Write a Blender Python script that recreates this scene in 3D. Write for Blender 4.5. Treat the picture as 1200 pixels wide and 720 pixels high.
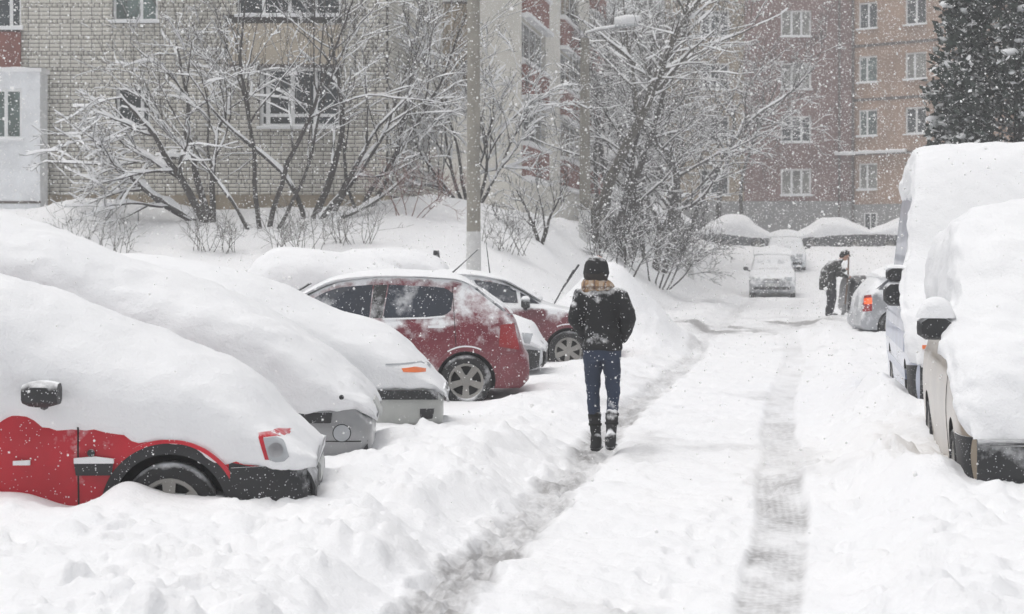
import bpy, bmesh, math, random
import numpy as np
from mathutils import Vector, Matrix, Euler
from mathutils.bvhtree import BVHTree

# ------------------------------------------------------------------ camera, sky, sun, exposure
scene = bpy.context.scene
for o in list(bpy.data.objects):
    bpy.data.objects.remove(o, do_unlink=True)
COL = scene.collection
F, HZ, EYE = 2200.0, 295.0, 1.7           # focal length in photo pixels, horizon row, eye height (m)
cam_d = bpy.data.cameras.new('camera')
cam = bpy.data.objects.new('camera', cam_d); COL.objects.link(cam)
cam.location = (0, 0, EYE); cam.rotation_euler = (math.radians(90), 0, 0)
cam_d.sensor_width = 36; cam_d.lens = F / 1200 * 36
cam_d.shift_y = -(360 - HZ) / 1200
cam_d.clip_start = 0.1; cam_d.clip_end = 6000
cam_d.dof.use_dof = True; cam_d.dof.focus_distance = 15.5; cam_d.dof.aperture_fstop = 5.0
scene.camera = cam

SUN_EL, SUN_AZ = math.radians(78), math.radians(-100)     # azimuth from +Y towards +X
world = bpy.data.worlds.new('World'); scene.world = world; world.use_nodes = True
wn, wl = world.node_tree.nodes, world.node_tree.links
wn.clear()
sky = wn.new('ShaderNodeTexSky'); sky.sky_type = 'NISHITA'; sky.sun_disc = False
sky.sun_elevation = SUN_EL; sky.sun_rotation = SUN_AZ
sky.air_density = 1.0; sky.dust_density = 6.0; sky.ozone_density = 1.0
hs = wn.new('ShaderNodeHueSaturation'); hs.inputs['Saturation'].default_value = 0.22
bg = wn.new('ShaderNodeBackground'); bg.inputs['Strength'].default_value = 0.15
wo = wn.new('ShaderNodeOutputWorld')
wl.new(sky.outputs[0], hs.inputs['Color']); wl.new(hs.outputs[0], bg.inputs[0]); wl.new(bg.outputs[0], wo.inputs[0])
sun_d = bpy.data.lights.new('sun', 'SUN'); sun_d.energy = 0.65; sun_d.angle = math.radians(90); sun_d.color = (1, .975, .94)
sun = bpy.data.objects.new('sun', sun_d); COL.objects.link(sun)
sdir = Vector((math.sin(SUN_AZ) * math.cos(SUN_EL), math.cos(SUN_AZ) * math.cos(SUN_EL), math.sin(SUN_EL)))
sun.rotation_euler = (-sdir).to_track_quat('-Z', 'Y').to_euler(); sun.location = (0, 0, 60)
vs = scene.view_settings
vs.view_transform = 'Standard'; vs.look = 'None'; vs.gamma = 1.0; vs.use_curve_mapping = False
vs.exposure = -0.24
scene.cycles.volume_bounces = 2

# ------------------------------------------------------------------ helpers
rng = np.random.default_rng(7); random.seed(7)
UX, UY = 0.1529, 0.9882                    # the road's direction; (UY,-UX) points to its right
def tag(o, label=None, cat=None, group=None, kind=None):
    if label: o['label'] = label
    if cat: o['category'] = cat
    if group: o['group'] = group
    if kind: o['kind'] = kind
    return o
def empty(name, loc=(0, 0, 0), rz=0):
    o = bpy.data.objects.new(name, None); COL.objects.link(o); o.location = loc; o.rotation_euler = (0, 0, rz)
    o.empty_display_size = .2
    return o
def link(name, me, mat=None, parent=None, smooth=None):
    o = bpy.data.objects.new(name, me); COL.objects.link(o)
    if mat is not None:
        if isinstance(mat, (list, tuple)):
            for m in mat: me.materials.append(m)
        elif len(me.materials) == 0: me.materials.append(mat)
    if parent is not None: o.parent = parent
    if smooth:
        me.polygons.foreach_set('use_smooth', [True] * len(me.polygons))
        if smooth < 179: me.set_sharp_from_angle(angle=math.radians(smooth))
    return o
def pymesh(name, v, f):
    me = bpy.data.meshes.new(name); me.from_pydata([tuple(map(float, p)) for p in v], [], f); me.update(); return me
def npmesh(name, v, f):
    """v (n,3) float array, f (m,k) int array"""
    v = np.asarray(v, np.float32); f = np.asarray(f, np.int32); m, k = f.shape
    me = bpy.data.meshes.new(name)
    me.vertices.add(len(v)); me.vertices.foreach_set('co', v.ravel())
    me.loops.add(m * k); me.loops.foreach_set('vertex_index', f.ravel())
    me.polygons.add(m); me.polygons.foreach_set('loop_start', np.arange(0, m * k, k, dtype=np.int32))
    me.update(calc_edges=True); me.validate(); return me
class MB:
    def __init__(s): s.v = []; s.f = []
    def add(s, v, f):
        n = len(s.v); s.v += [tuple(map(float, p)) for p in v]; s.f += [tuple(i + n for i in q) for q in f]; return s
    def box(s, a, b):
        (x0, y0, z0), (x1, y1, z1) = a, b
        return s.add([(x0, y0, z0), (x1, y0, z0), (x1, y1, z0), (x0, y1, z0), (x0, y0, z1), (x1, y0, z1), (x1, y1, z1), (x0, y1, z1)],
                     [(0, 3, 2, 1), (4, 5, 6, 7), (0, 1, 5, 4), (1, 2, 6, 5), (2, 3, 7, 6), (3, 0, 4, 7)])
    def tube(s, pts, rad, n=8, cap=True):
        pts = [Vector(p) for p in pts]
        if not hasattr(rad, '__len__'): rad = [rad] * len(pts)
        v = []; f = []
        for i, p in enumerate(pts):
            d = (pts[min(i + 1, len(pts) - 1)] - pts[max(i - 1, 0)]).normalized()
            a = d.cross(Vector((0, 0, 1)) if abs(d.z) < .95 else Vector((1, 0, 0))).normalized(); b = a.cross(d)
            for k in range(n):
                w = 2 * math.pi * k / n; v.append(p + (a * math.cos(w) + b * math.sin(w)) * rad[i])
        for i in range(len(pts) - 1):
            for k in range(n):
                f.append((i * n + k, i * n + (k + 1) % n, (i + 1) * n + (k + 1) % n, (i + 1) * n + k))
        if cap: f.append(tuple(range(n - 1, -1, -1))); f.append(tuple(range((len(pts) - 1) * n, len(pts) * n)))
        return s.add(v, f)
    def build(s, name, mat, parent=None, smooth=None, bevel=0):
        me = pymesh(name, s.v, s.f)
        if bevel:
            bm = bmesh.new(); bm.from_mesh(me)
            bmesh.ops.bevel(bm, geom=bm.edges[:], offset=bevel, segments=2, affect='EDGES', clamp_overlap=True)
            bm.to_mesh(me); bm.free()
        return link(name, me, mat, parent, smooth)
def curve(keys):
    """monotone cubic through (x, y) keys"""
    k = sorted(keys); x = np.array([a for a, b in k], float); y = np.array([b for a, b in k], float)
    h = np.diff(x); dl = np.diff(y) / h; m = np.zeros(len(x))
    for i in range(1, len(x) - 1):
        if dl[i - 1] * dl[i] > 0:
            w1 = 2 * h[i] + h[i - 1]; w2 = h[i] + 2 * h[i - 1]; m[i] = (w1 + w2) / (w1 / dl[i - 1] + w2 / dl[i])
    m[0], m[-1] = dl[0], dl[-1]
    def f(q):
        q = np.clip(np.asarray(q, float), x[0], x[-1]); i = np.clip(np.searchsorted(x, q) - 1, 0, len(h) - 1)
        s = (q - x[i]) / h[i]
        r = (2*s**3-3*s**2+1)*y[i] + (s**3-2*s**2+s)*h[i]*m[i] + (-2*s**3+3*s**2)*y[i+1] + (s**3-s**2)*h[i]*m[i+1]
        return r
    return f
NT = np.random.default_rng(3).random((8, 256, 256))
def vnoise(x, y, k=0):
    xi = np.floor(x).astype(int); yi = np.floor(y).astype(int); fx = x - xi; fy = y - yi
    fx = fx * fx * fx * (fx * (6 * fx - 15) + 10); fy = fy * fy * fy * (fy * (6 * fy - 15) + 10); T = NT[k % 8]
    a = T[xi & 255, yi & 255]; b = T[(xi + 1) & 255, yi & 255]; c = T[xi & 255, (yi + 1) & 255]; d = T[(xi + 1) & 255, (yi + 1) & 255]
    return (a + (b - a) * fx) * (1 - fy) + (c + (d - c) * fx) * fy - .5
def fbm(x, y, o=4, k=0):
    r = 0; a = 1
    for i in range(o):
        r = r + a * vnoise(x * 2 ** i + 17.3 * i, y * 2 ** i - 9.1 * i, k + i); a *= .5
    return r
def ss(x): x = np.clip(x, 0, 1); return x * x * (3 - 2 * x)

# ------------------------------------------------------------------ materials
def newmat(name):
    m = bpy.data.materials.new(name); m.use_nodes = True; nt = m.node_tree
    return m, nt.nodes, nt.links, nt.nodes['Principled BSDF']
def ramp(n, l, src, a, b, c0=(0, 0, 0, 1), c1=(1, 1, 1, 1)):
    r = n.new('ShaderNodeValToRGB'); r.color_ramp.elements[0].position = a; r.color_ramp.elements[1].position = b
    r.color_ramp.elements[0].color = c0; r.color_ramp.elements[1].color = c1
    l.new(src, r.inputs[0]); return r.outputs[0]
def noise(n, l, scale, detail=4, coord='Object', rough=.55):
    t = n.new('ShaderNodeTexCoord'); x = n.new('ShaderNodeTexNoise'); x.inputs['Scale'].default_value = scale
    x.inputs['Detail'].default_value = detail; x.inputs['Roughness'].default_value = rough
    l.new(t.outputs[coord], x.inputs['Vector']); return x.outputs['Fac']
def mix(n, l, fac, a, b):
    x = n.new('ShaderNodeMix'); x.data_type = 'RGBA'
    for s, v in ((x.inputs[0], fac), (x.inputs[6], a), (x.inputs[7], b)):
        if hasattr(v, 'is_linked'): l.new(v, s)
        else: s.default_value = v if not isinstance(v, tuple) else (*v, 1)[:4]
    return x.outputs[2]
def math_n(n, l, op, a, b=0.0, c=0.0):
    x = n.new('ShaderNodeMath'); x.operation = op
    for s, v in zip(x.inputs, (a, b, c)):
        if hasattr(v, 'is_linked'): l.new(v, s)
        else: s.default_value = v
    return x.outputs[0]
def bump(n, l, h, strength, dist, p):
    b = n.new('ShaderNodeBump'); b.inputs['Strength'].default_value = strength; b.inputs['Distance'].default_value = dist
    l.new(h, b.inputs['Height']); l.new(b.outputs[0], p.inputs['Normal'])
SNOW = (.86, .87, .885)
def plain(name, col, rough=.6, metal=0, var=.25, scale=6, bmp=0, dist=.01, coat=0):
    m, n, l, p = newmat(name)
    f = noise(n, l, scale)
    a = tuple(c * (1 - var) for c in col); b = tuple(min(1, c * (1 + var)) for c in col)
    l.new(mix(n, l, ramp(n, l, f, .3, .7), a, b), p.inputs['Base Color'])
    p.inputs['Roughness'].default_value = rough; p.inputs['Metallic'].default_value = metal
    p.inputs['Coat Weight'].default_value = coat
    if bmp: bump(n, l, noise(n, l, scale * 3), bmp, dist, p)
    return m
def dusted(name, col, rough=.35, amount=.5, flecks=.5, up=.6, scale=3.0, fscale=60, metal=0, coat=.0, var=.2):
    """a surface with blown snow clinging to it: patches, flecks and more on faces that look up"""
    m, n, l, p = newmat(name)
    g = n.new('ShaderNodeNewGeometry'); sp = n.new('ShaderNodeSeparateXYZ'); l.new(g.outputs['Normal'], sp.inputs[0])
    nz = math_n(n, l, 'MULTIPLY', sp.outputs[2], up)
    f1 = noise(n, l, scale, 5, rough=.65)
    patch = math_n(n, l, 'ADD', math_n(n, l, 'ADD', f1, nz), amount - 1.0)
    pf = ramp(n, l, patch, .0, .22)
    v = n.new('ShaderNodeTexVoronoi'); v.inputs['Scale'].default_value = fscale
    tc = n.new('ShaderNodeTexCoord'); l.new(tc.outputs['Object'], v.inputs['Vector'])
    sz = math_n(n, l, 'MULTIPLY', ramp(n, l, noise(n, l, fscale * .35, 2), .35, .7), flecks * .55)
    fl = math_n(n, l, 'LESS_THAN', v.outputs['Distance'], sz)
    fac = math_n(n, l, 'MAXIMUM', pf, math_n(n, l, 'MULTIPLY', fl, .8))
    f2 = noise(n, l, 2.2)
    base = mix(n, l, ramp(n, l, f2, .3, .7), tuple(c * (1 - var) for c in col), tuple(min(1, c * (1 + var)) for c in col))
    l.new(mix(n, l, fac, base, SNOW), p.inputs['Base Color'])
    r = n.new('ShaderNodeMapRange'); l.new(fac, r.inputs[0]); r.inputs[3].default_value = rough; r.inputs[4].default_value = .85
    l.new(r.outputs[0], p.inputs['Roughness'])
    p.inputs['Metallic'].default_value = metal; p.inputs['Coat Weight'].default_value = coat
    bump(n, l, fac, .35, .006, p)
    return m
def snow_mat(name='snow', s1=11, s2=60, b=.55, d=.028):
    m, n, l, p = newmat(name)
    h = math_n(n, l, 'ADD', noise(n, l, s1, 5), math_n(n, l, 'MULTIPLY', noise(n, l, s2, 3), .35))
    bump(n, l, h, b, d, p)
    l.new(mix(n, l, noise(n, l, 1.3, 3), (.83, .84, .86), (.89, .895, .9)), p.inputs['Base Color'])
    p.inputs['Roughness'].default_value = .75; p.inputs['Specular IOR Level'].default_value = .25
    return m
M = {}
M['snow'] = snow_mat('snow_cover')
M['snow_far'] = snow_mat('snow_far', 6, 25, .3, .04)
M['black'] = dusted('black_plastic', (.022, .023, .025), .55, .42, .55, .35)
M['rubber'] = dusted('tyre_rubber', (.02, .02, .021), .8, .42, .5, .3)
M['darkgap'] = plain('dark_gap', (.01, .01, .01), .9)
M['alloy'] = dusted('alloy_rim', (.3, .29, .27), .4, .3, .4, .2, metal=.4)
M['glass'] = dusted('car_glass', (.02, .027, .042), .08, .32, .5, .3, 2.2, 45, coat=.5)
M['lamp'] = dusted('lamp_glass', (.42, .44, .46), .15, .3, .3, .2, coat=.6)
M['red_lamp'] = dusted('tail_lamp', (.30, .012, .016), .2, .36, .5, .3, coat=.6)
M['orange'] = plain('indicator', (.75, .17, .04), .3, var=.1)
M['plate'] = plain('number_plate', (.55, .56, .55), .5, var=.15, scale=20)
M['steel'] = plain('dull_steel', (.35, .35, .36), .45, .7)

# ------------------------------------------------------------------ ground
def st(X, Y): return X * UX + Y * UY, X * UY - Y * UX
def base_z(X, Y):
    X = np.asarray(X, float); Y = np.asarray(Y, float); s, t = st(X, Y)
    bank = 2.7 * ss((Y - 34) / 14) * ss((-3.0 - t) / 5.0)
    rise = 1.95 * ss((Y - 70) / 22) + .25 * ss((Y - 92) / 8)
    return bank + rise * (1 - np.clip(bank / 2.7, 0, 1))
crng = np.random.default_rng(21)
clods = []
for i in range(1500):
    if i < 380: s_ = crng.uniform(7.0, 16.8); t_ = crng.choice([-2.28, -2.7, -3.2]) + crng.normal(0, .22)
    elif i < 500: s_ = crng.uniform(7.0, 16); t_ = crng.uniform(.1, 1.2)
    elif i < 620: s_ = crng.uniform(16, 42); t_ = crng.choice([-2.6, .6]) + crng.normal(0, .3)
    elif i < 1000: s_ = crng.uniform(7, 22); t_ = crng.uniform(-1.5, -.4)
    else: s_ = crng.uniform(7, 30); t_ = crng.choice([-2.15, -1.45, .12, .5, 1.0]) + crng.normal(0, .16)
    if i < 90: s_ = crng.uniform(7.2, 10.3); t_ = crng.uniform(-5.0, -2.3)
    r_ = crng.uniform(.035, .12) * (1.5 if crng.random() < .12 else 1) if i < 620 else crng.uniform(.015, .05)
    clods.append((s_, t_, r_, r_ * crng.uniform(.25, .6), crng.uniform(.8, 1.7)))
def ground_z(X, Y, foot=None):
    X = np.asarray(X, float); Y = np.asarray(Y, float); s, t = st(X, Y)
    wob = .05 * np.sin(s * .35 + .6) + .05 * vnoise(s * .9, s * 0 + 3.3, 1)
    tt = t + wob
    n1 = fbm(X * 1.1, Y * 1.1, 4, 1); n2 = fbm(X * 4.5, Y * 4.5, 3, 2); n3 = fbm(X * 13, Y * 13, 3, 3)
    z = base_z(X, Y)
    # packed road
    road = ss((tt + 2.15) / .3) * (1 - ss((tt - .1) / .45))
    d = .04 * n1 + .034 * n2 + .02 * n3 - .05 * np.clip(fbm(X * 2.6 + 4, Y * 2.0, 3, 7) - .22, 0, 1)
    # left side: windrow of ploughed lumps, then the deep snow of the parking row
    hl = np.interp(s, [0, 6, 14.6, 15.6, 17, 19, 30, 45, 60, 75], [.13, .14, .15, .13, .07, .03, .06, .12, .1, .02])
    lvl = np.interp(s, [0, 7, 10.6, 11.6, 13.5, 16.5, 19, 22, 25, 28, 34, 60], [.12, .16, .23, .24, .15, .2, .0, -.05, .05, .03, .1, .05])
    edge = tt + .22 * fbm(s * 1.1, s * 0 + 1.7, 3, 4) + .07 * n2
    left = ss((-2.02 - edge) / .5)
    to_lvl = ss((-2.9 - t) / .9)
    lump = (.13 * np.abs(n1) + .06 * np.abs(n2) + .035 * np.abs(n3))
    zl = hl * (1 - to_lvl) + lvl * to_lvl + lump * (1 - to_lvl * np.where(s > 10.4, .85, .55))
    # right side
    hr = np.interp(s, [0, 8, 12, 15, 18, 24, 40, 60, 75], [.16, .16, .2, .16, .18, .1, .08, .05, .0])
    rl = ss((tt - .12 + .12 * fbm(s * 1.3, s * 0 + 8.1, 3, 5)) / .55)
    zr = hr + .06 * n1 + .05 * n2 + .025 * n3 + .08 * np.abs(n1)
    z = z + d * (1 - left) * (1 - rl) + left * zl + rl * zr
    # wheel ruts
    fade = np.interp(s, [0, 22, 40, 70], [1, 1, .5, .2])
    r1 = ss((.24 - np.abs(tt + 1.79 + .06 * n2)) / .14) * fade
    r2 = ss((.19 - np.abs(tt + .19 + .008 * n2)) / .05) * fade
    z = z * (1 - .0) - r1 * (.06 - .05 * n3 - .03 * n2) - r2 * .03
    tread = (np.sin(s * 2 * math.pi / .062) > -.5) * (np.abs(((tt + .19) * 22) % 1 - .5) > .16)
    z = z + r2 * (-.6 * d * (1 - left) * (1 - rl)) + r2 * .005 * tread * (s < 24) * np.clip(.7 + 2.5 * n1, 0, 1)
    # drifts at the parked vehicles
    def g(x, y, sx, sy, h): return h * np.exp(-((X - x) / sx) ** 2 - ((Y - y) / sy) ** 2)
    z = z + g(-2.3, 11.15, .16, .30, .10) - g(-2.62, 11.15, .2, .3, .08) + g(-3.0, 11.15, .3, .3, .03)
    z = z + g(2.72, 12.3, .22, .5, .16) + g(3.75, 19.0, .22, .8, .30) + g(3.6, 18.0, .25, .3, .14) + g(2.35, 13.4, .5, .9, .14)
    z = z + g(1.75, 32.5, .75, 1.2, .95) + g(1.1, 33, 1.1, 1.5, .6) + g(5.9, 37.0, .5, .6, .2) + g(2.7, 33.5, .8, 1.5, .35)
    z = z + g(-10.2, 46.2, 1.5, 1.2, .35) + g(-2.2, 46.5, 1.4, 2.5, .35)
    if foot is not None: z = z + foot
    z = z + ss((Y - 34) / 10) * (.10 * n1 + .03 * n2) * ss((-3.2 - t) / 2)
    return z
def build_ground():
    a_in = np.linspace(-.40, .40, 600)
    ext = .40 * 1.16 ** np.arange(1, 30)
    a = np.concatenate([-ext[::-1], a_in, ext])
    y_in = 4.5 * np.exp(np.linspace(0, math.log(135 / 4.5), 660))
    y = np.concatenate([np.linspace(-60, 3.5, 14), y_in, 135 * 1.25 ** np.arange(1, 16)])
    w = np.maximum(y, 4) + 4
    X = w[:, None] * a[None, :]; Y = np.repeat(y[:, None], len(a), 1)
    Z = ground_z(X, Y)
    s, t = st(X, Y)
    inner = (np.abs(a) <= .4001)
    for cs, ct, r, h, asp in clods:
        cy = cs * UY - ct * UX; cx = cs * UX + ct * UY
        i0, i1 = np.searchsorted(y, [cy - 1.6 * r, cy + 1.6 * r])
        for i in range(i0, i1):
            j0, j1 = np.searchsorted(a, [(cx - 1.6 * r) / w[i], (cx + 1.6 * r) / w[i]])
            if j1 > j0:
                q = ((X[i, j0:j1] - cx) / asp) ** 2 + ((y[i] - cy) * 1.0) ** 2
                q = q * (1 + .9 * vnoise(X[i, j0:j1] * 19, Y[i, j0:j1] * 19, 6)) / (r * r)
                Z[i, j0:j1] += h * np.clip(1 - q, 0, 1) ** .8 * .75
    # boot prints: the walker's own trail in the rut and older ones across the lane
    prints = [(8.0 + .36 * i, -1.79 + (.12 if i % 2 else -.12) + crng.normal(0, .03), crng.normal(0, .12)) for i in range(21)]
    prints += [(6.8 + .38 * i, -1.05 + .045 * i + (.1 if i % 2 else -.1), crng.normal(0, .1)) for i in range(20)]
    prints += [(crng.uniform(7, 20), crng.uniform(.2, 1.0), crng.normal(0, .6)) for i in range(26)] + [(crng.uniform(7, 10), crng.uniform(-4.5, -2.6), crng.normal(0, .8)) for i in range(18)]
    for ps, pt, pa in prints:
        cy = ps * UY - pt * UX; cx = ps * UX + pt * UY
        i0, i1 = np.searchsorted(y, [cy - .3, cy + .3])
        for i in range(i0, i1):
            j0, j1 = np.searchsorted(a, [(cx - .25) / w[i], (cx + .25) / w[i]])
            if j1 > j0:
                dx = X[i, j0:j1] - cx; dy = y[i] - cy; du = dx * math.cos(pa) + dy * math.sin(pa); dv = -dx * math.sin(pa) + dy * math.cos(pa)
                q = (du / .065) ** 2 + (dv / .15) ** 2 + .5 * vnoise(X[i, j0:j1] * 30, Y[i, j0:j1] * 30, 4)
                Z[i, j0:j1] += -.035 * ss((1.15 - q) / .5) + .012 * np.exp(-((np.sqrt(np.maximum(q, 0)) - 1.35) / .25) ** 2)
    R, C = X.shape
    v = np.stack([X, Y, Z], -1).reshape(-1, 3)
    idx = np.arange(R * C).reshape(R, C)
    f = np.stack([idx[:-1, :-1], idx[:-1, 1:], idx[1:, 1:], idx[1:, :-1]], -1).reshape(-1, 4)
    me = npmesh('ground', v, f)
    # wet slush pressed into the ruts (its own colour)
    wob = .05 * np.sin(s * .35 + .6) + .05 * vnoise(s * .9, s * 0 + 3.3, 1); tt = t + wob
    n2 = fbm(X * 3, Y * 1.5, 4, 5)
    sl = ss((.23 - np.abs(tt + 1.79 + .06 * fbm(X * 4.5, Y * 4.5, 3, 2))) / .12) * (.7 + 1.0 * n2) * np.interp(s, [0, 9, 14, 22, 40], [1, .85, .7, .5, .25])
    tread = .72 + .28 * (np.abs(((tt + .19) * 22) % 1 - .5) > .17)
    sl = np.maximum(sl, ss((.19 - np.abs(tt + .19)) / .05) * (.60 + .9 * n2 + .5 * vnoise(s * .8, s * 0 + 5.5, 3)) * tread * np.interp(s, [0, 9, 16, 26, 40], [.85, .8, .55, .25, .2]))
    for px_, py_, rx, ry, k in ((838, 386, 1.0, 2.2, 1.0), (932, 378, .9, 3.0, .8), (925, 392, .5, 1.5, .8), (660, 560, .0, 0, 0)):
        if k:
            Yc = EYE * F / (py_ - HZ); Xc = (px_ - 600) / F * Yc
            q = ((X - Xc) / rx) ** 2 + ((Y - Yc) / ry) ** 2
            sl = np.maximum(sl, 1.7 * k * np.exp(-q * 1.2) * np.clip(.5 + 1.8 * fbm(X * 2.2, Y * 1.2, 4, 2), 0, 1))
    sl = np.maximum(sl, .35 * np.clip(fbm(X * 1.7, Y * .8, 5, 6) * 2.2 - .55, 0, 1) * (tt > -2.3) * (tt < .5) * (s < 60))
    at = me.attributes.new('slush', 'FLOAT', 'POINT'); at.data.foreach_set('value', np.clip(sl, 0, 1).astype(np.float32).ravel())
    m, n, l, p = newmat('ground_snow')
    h = math_n(n, l, 'ADD', noise(n, l, 9, 6, rough=.6), math_n(n, l, 'MULTIPLY', noise(n, l, 48, 4), .3))
    bump(n, l, h, .65, .03, p)
    A = n.new('ShaderNodeAttribute'); A.attribute_name = 'slush'
    fr = math_n(n, l, 'MULTIPLY', A.outputs['Fac'], math_n(n, l, 'ADD', .55, ramp(n, l, noise(n, l, 20, 5), .3, .7)))
    cl = n.new('ShaderNodeClamp'); l.new(fr, cl.inputs[0])
    base = mix(n, l, noise(n, l, .9, 4), (.84, .85, .87), (.9, .9, .905))
    l.new(mix(n, l, cl.outputs[0], base, (.34, .335, .335)), p.inputs['Base Color'])
    r = n.new('ShaderNodeMapRange'); l.new(cl.outputs[0], r.inputs[0]); r.inputs[3].default_value = .75; r.inputs[4].default_value = .35
    l.new(r.outputs[0], p.inputs['Roughness']); p.inputs['Specular IOR Level'].default_value = .3
    o = link('snowy_ground', me, m, smooth=180); tag(o, 'snow covered street, parking strip and bank with wheel ruts', 'ground', kind='structure')
build_ground()
def gz(x, y): return float(ground_z(np.array([x]), np.array([y]))[0])
def bz(x, y): return float(base_z(x, y))
def at(px, py, Y): return Vector(((px - 600) / F * Y, Y, EYE - (py - HZ) / F * Y))
# ------------------------------------------------------------------ buildings
def brick_mat(name, c0, c1, scale=3.2):
    m, n, l, p = newmat(name)
    a = ramp(n, l, noise(n, l, 9, 5, rough=.7), .35, .65); b = noise(n, l, .6, 4)
    c = mix(n, l, a, c0, c1)
    l.new(mix(n, l, ramp(n, l, b, .35, .8), c, tuple(x * .6 for x in c0)), p.inputs['Base Color'])
    p.inputs['Roughness'].default_value = .9; bump(n, l, noise(n, l, 40), .3, .004, p); return m
M['silicate'] = brick_mat('silicate_brick', (.66, .64, .58), (.80, .77, .70))
M['mortar'] = plain('dark_mortar', (.085, .08, .07), .95, bmp=.3)
M['frame'] = plain('white_window_frame', (.82, .83, .83), .5, var=.08)
M['wglass'] = plain('window_glass', (.035, .045, .05), .08, var=.6, scale=.9, coat=.3)
M['curtain'] = plain('window_with_curtain', (.12, .16, .15), .2, var=.5, scale=1.5, coat=.3)
M['blind'] = plain('window_with_net_curtain', (.24, .24, .22), .3, var=.5, scale=1.1, coat=.3)
M['beige'] = plain('beige_plaster', (.52, .46, .37), .9, var=.14, scale=2, bmp=.2)
M['grey_plaster'] = plain('grey_white_plaster', (.82, .84, .86), .9, var=.1, scale=2, bmp=.2)
M['cream'] = plain('cream_plaster', (.72, .70, .64), .9, var=.1, scale=1.2, bmp=.2)
M['redpanel'] = plain('red_parapet', (.24, .10, .082), .85, var=.2, scale=2.5, bmp=.2)
M['plinth'] = plain('tan_plinth', (.31, .26, .19), .9, var=.25, scale=2.5, bmp=.3)
M['farred'] = brick_mat('far_red_brick', (.24, .15, .14), (.30, .20, .18))
M['faror'] = brick_mat('far_orange_brick', (.40, .27, .195), (.46, .32, .24))
M['fartan'] = brick_mat('far_tan_brick', (.36, .29, .2), (.42, .34, .25))
M['fargrey'] = plain('far_grey_plinth', (.3, .3, .3), .9, var=.15, scale=1.5)
M['pipe'] = plain('drain_pipe_metal', (.13, .11, .1), .6, .3)
def wall_obj(name, parent, loc, rz, L, z0, z1, holes, mat, depth=.3):
    """a wall along local +x facing local -y with holes (x0,x1,z0,z1) and their reveals"""
    xs = sorted({0, L, *[h[0] for h in holes], *[h[1] for h in holes]}); zs = sorted({z0, z1, *[h[2] for h in holes], *[h[3] for h in holes]})
    b = MB()
    for i in range(len(xs) - 1):
        for j in range(len(zs) - 1):
            cx, cz = (xs[i] + xs[i+1]) / 2, (zs[j] + zs[j+1]) / 2
            if any(h[0] < cx < h[1] and h[2] < cz < h[3] for h in holes): continue
            b.add([(xs[i], 0, zs[j]), (xs[i+1], 0, zs[j]), (xs[i+1], 0, zs[j+1]), (xs[i], 0, zs[j+1])], [(0, 1, 2, 3)])
    for x0, x1, a0, a1 in holes:
        b.add([(x0, 0, a0), (x1, 0, a0), (x1, 0, a1), (x0, 0, a1), (x0, depth, a0), (x1, depth, a0), (x1, depth, a1), (x0, depth, a1)],
              [(0, 4, 5, 1), (1, 5, 6, 2), (2, 6, 7, 3), (3, 7, 4, 0)])
    # top, ends and back give the wall its thickness
    b.box((0, depth, z0), (L, depth + .1, z1))
    b.add([(0, 0, z1), (L, 0, z1), (L, depth, z1), (0, depth, z1), (0, 0, z0), (0, depth, z0), (L, 0, z0), (L, depth, z0)],
          [(0, 1, 2, 3), (4, 0, 3, 5), (1, 6, 7, 2)])
    o = b.build(name, mat, parent); o.location = loc; o.rotation_euler = (0, 0, rz); return o
def local(o, parent, loc, rz): o.parent = parent; o.location = loc; o.rotation_euler = (0, 0, rz); return o
def window(parent, loc, rz, x0, x1, z0, z1, mull=(.5,), y=.1, fr=.07, sill=True, cross=None, glass='wglass', over=.06):
    b = MB(); W = x1 - x0
    b.box((x0, y, z0), (x0 + fr, y + .07, z1)); b.box((x1 - fr, y, z0), (x1, y + .07, z1))
    b.box((x0 + fr, y + .003, z0), (x1 - fr, y + .067, z0 + fr)); b.box((x0 + fr, y + .003, z1 - fr), (x1 - fr, y + .067, z1))
    for k in mull: b.box((x0 + W * k - fr * .6, y + .005, z0 + fr), (x0 + W * k + fr * .6, y + .065, z1 - fr))
    if cross: b.box((x0 + fr, y + .008, z0 + (z1 - z0) * cross - .04), (x1 - fr, y + .06, z0 + (z1 - z0) * cross + .04))
    w = local(b.build('window', M['frame']), parent, loc, rz)
    ed = [0, *mull, 1]
    for k in range(len(ed) - 1):
        p = MB().box((x0 + W * ed[k] + fr * .6, y + .03, z0 + fr * .9), (x0 + W * ed[k+1] - fr * .6, y + .045, z1 - fr * .9)).build('pane', M[glass], w)
    if sill:
        s = MB(); n = max(3, int(W / .2)); h = [.07 + .05 * random.random() for _ in range(n + 1)]
        x = [x0 - over + (W + 2 * over) * k / n for k in range(n + 1)]
        v = []; f = []
        for k in range(n + 1): v += [(x[k], -.12, z0 - .06), (x[k], -.13, z0 - .06 + h[k] * .7), (x[k], -.05, z0 - .05 + h[k]), (x[k], y - .004, z0 - .05 + h[k])]
        for k in range(n):
            for q in range(3): f.append((4*k+q, 4*k+4+q, 4*k+5+q, 4*k+1+q))
        f += [(0, 1, 2, 3), (4*n+3, 4*n+2, 4*n+1, 4*n)]
        s.add(v, f); local(s.build('snowy_sill', M['snow_far'], smooth=50), parent, loc, rz)
    return w
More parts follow.
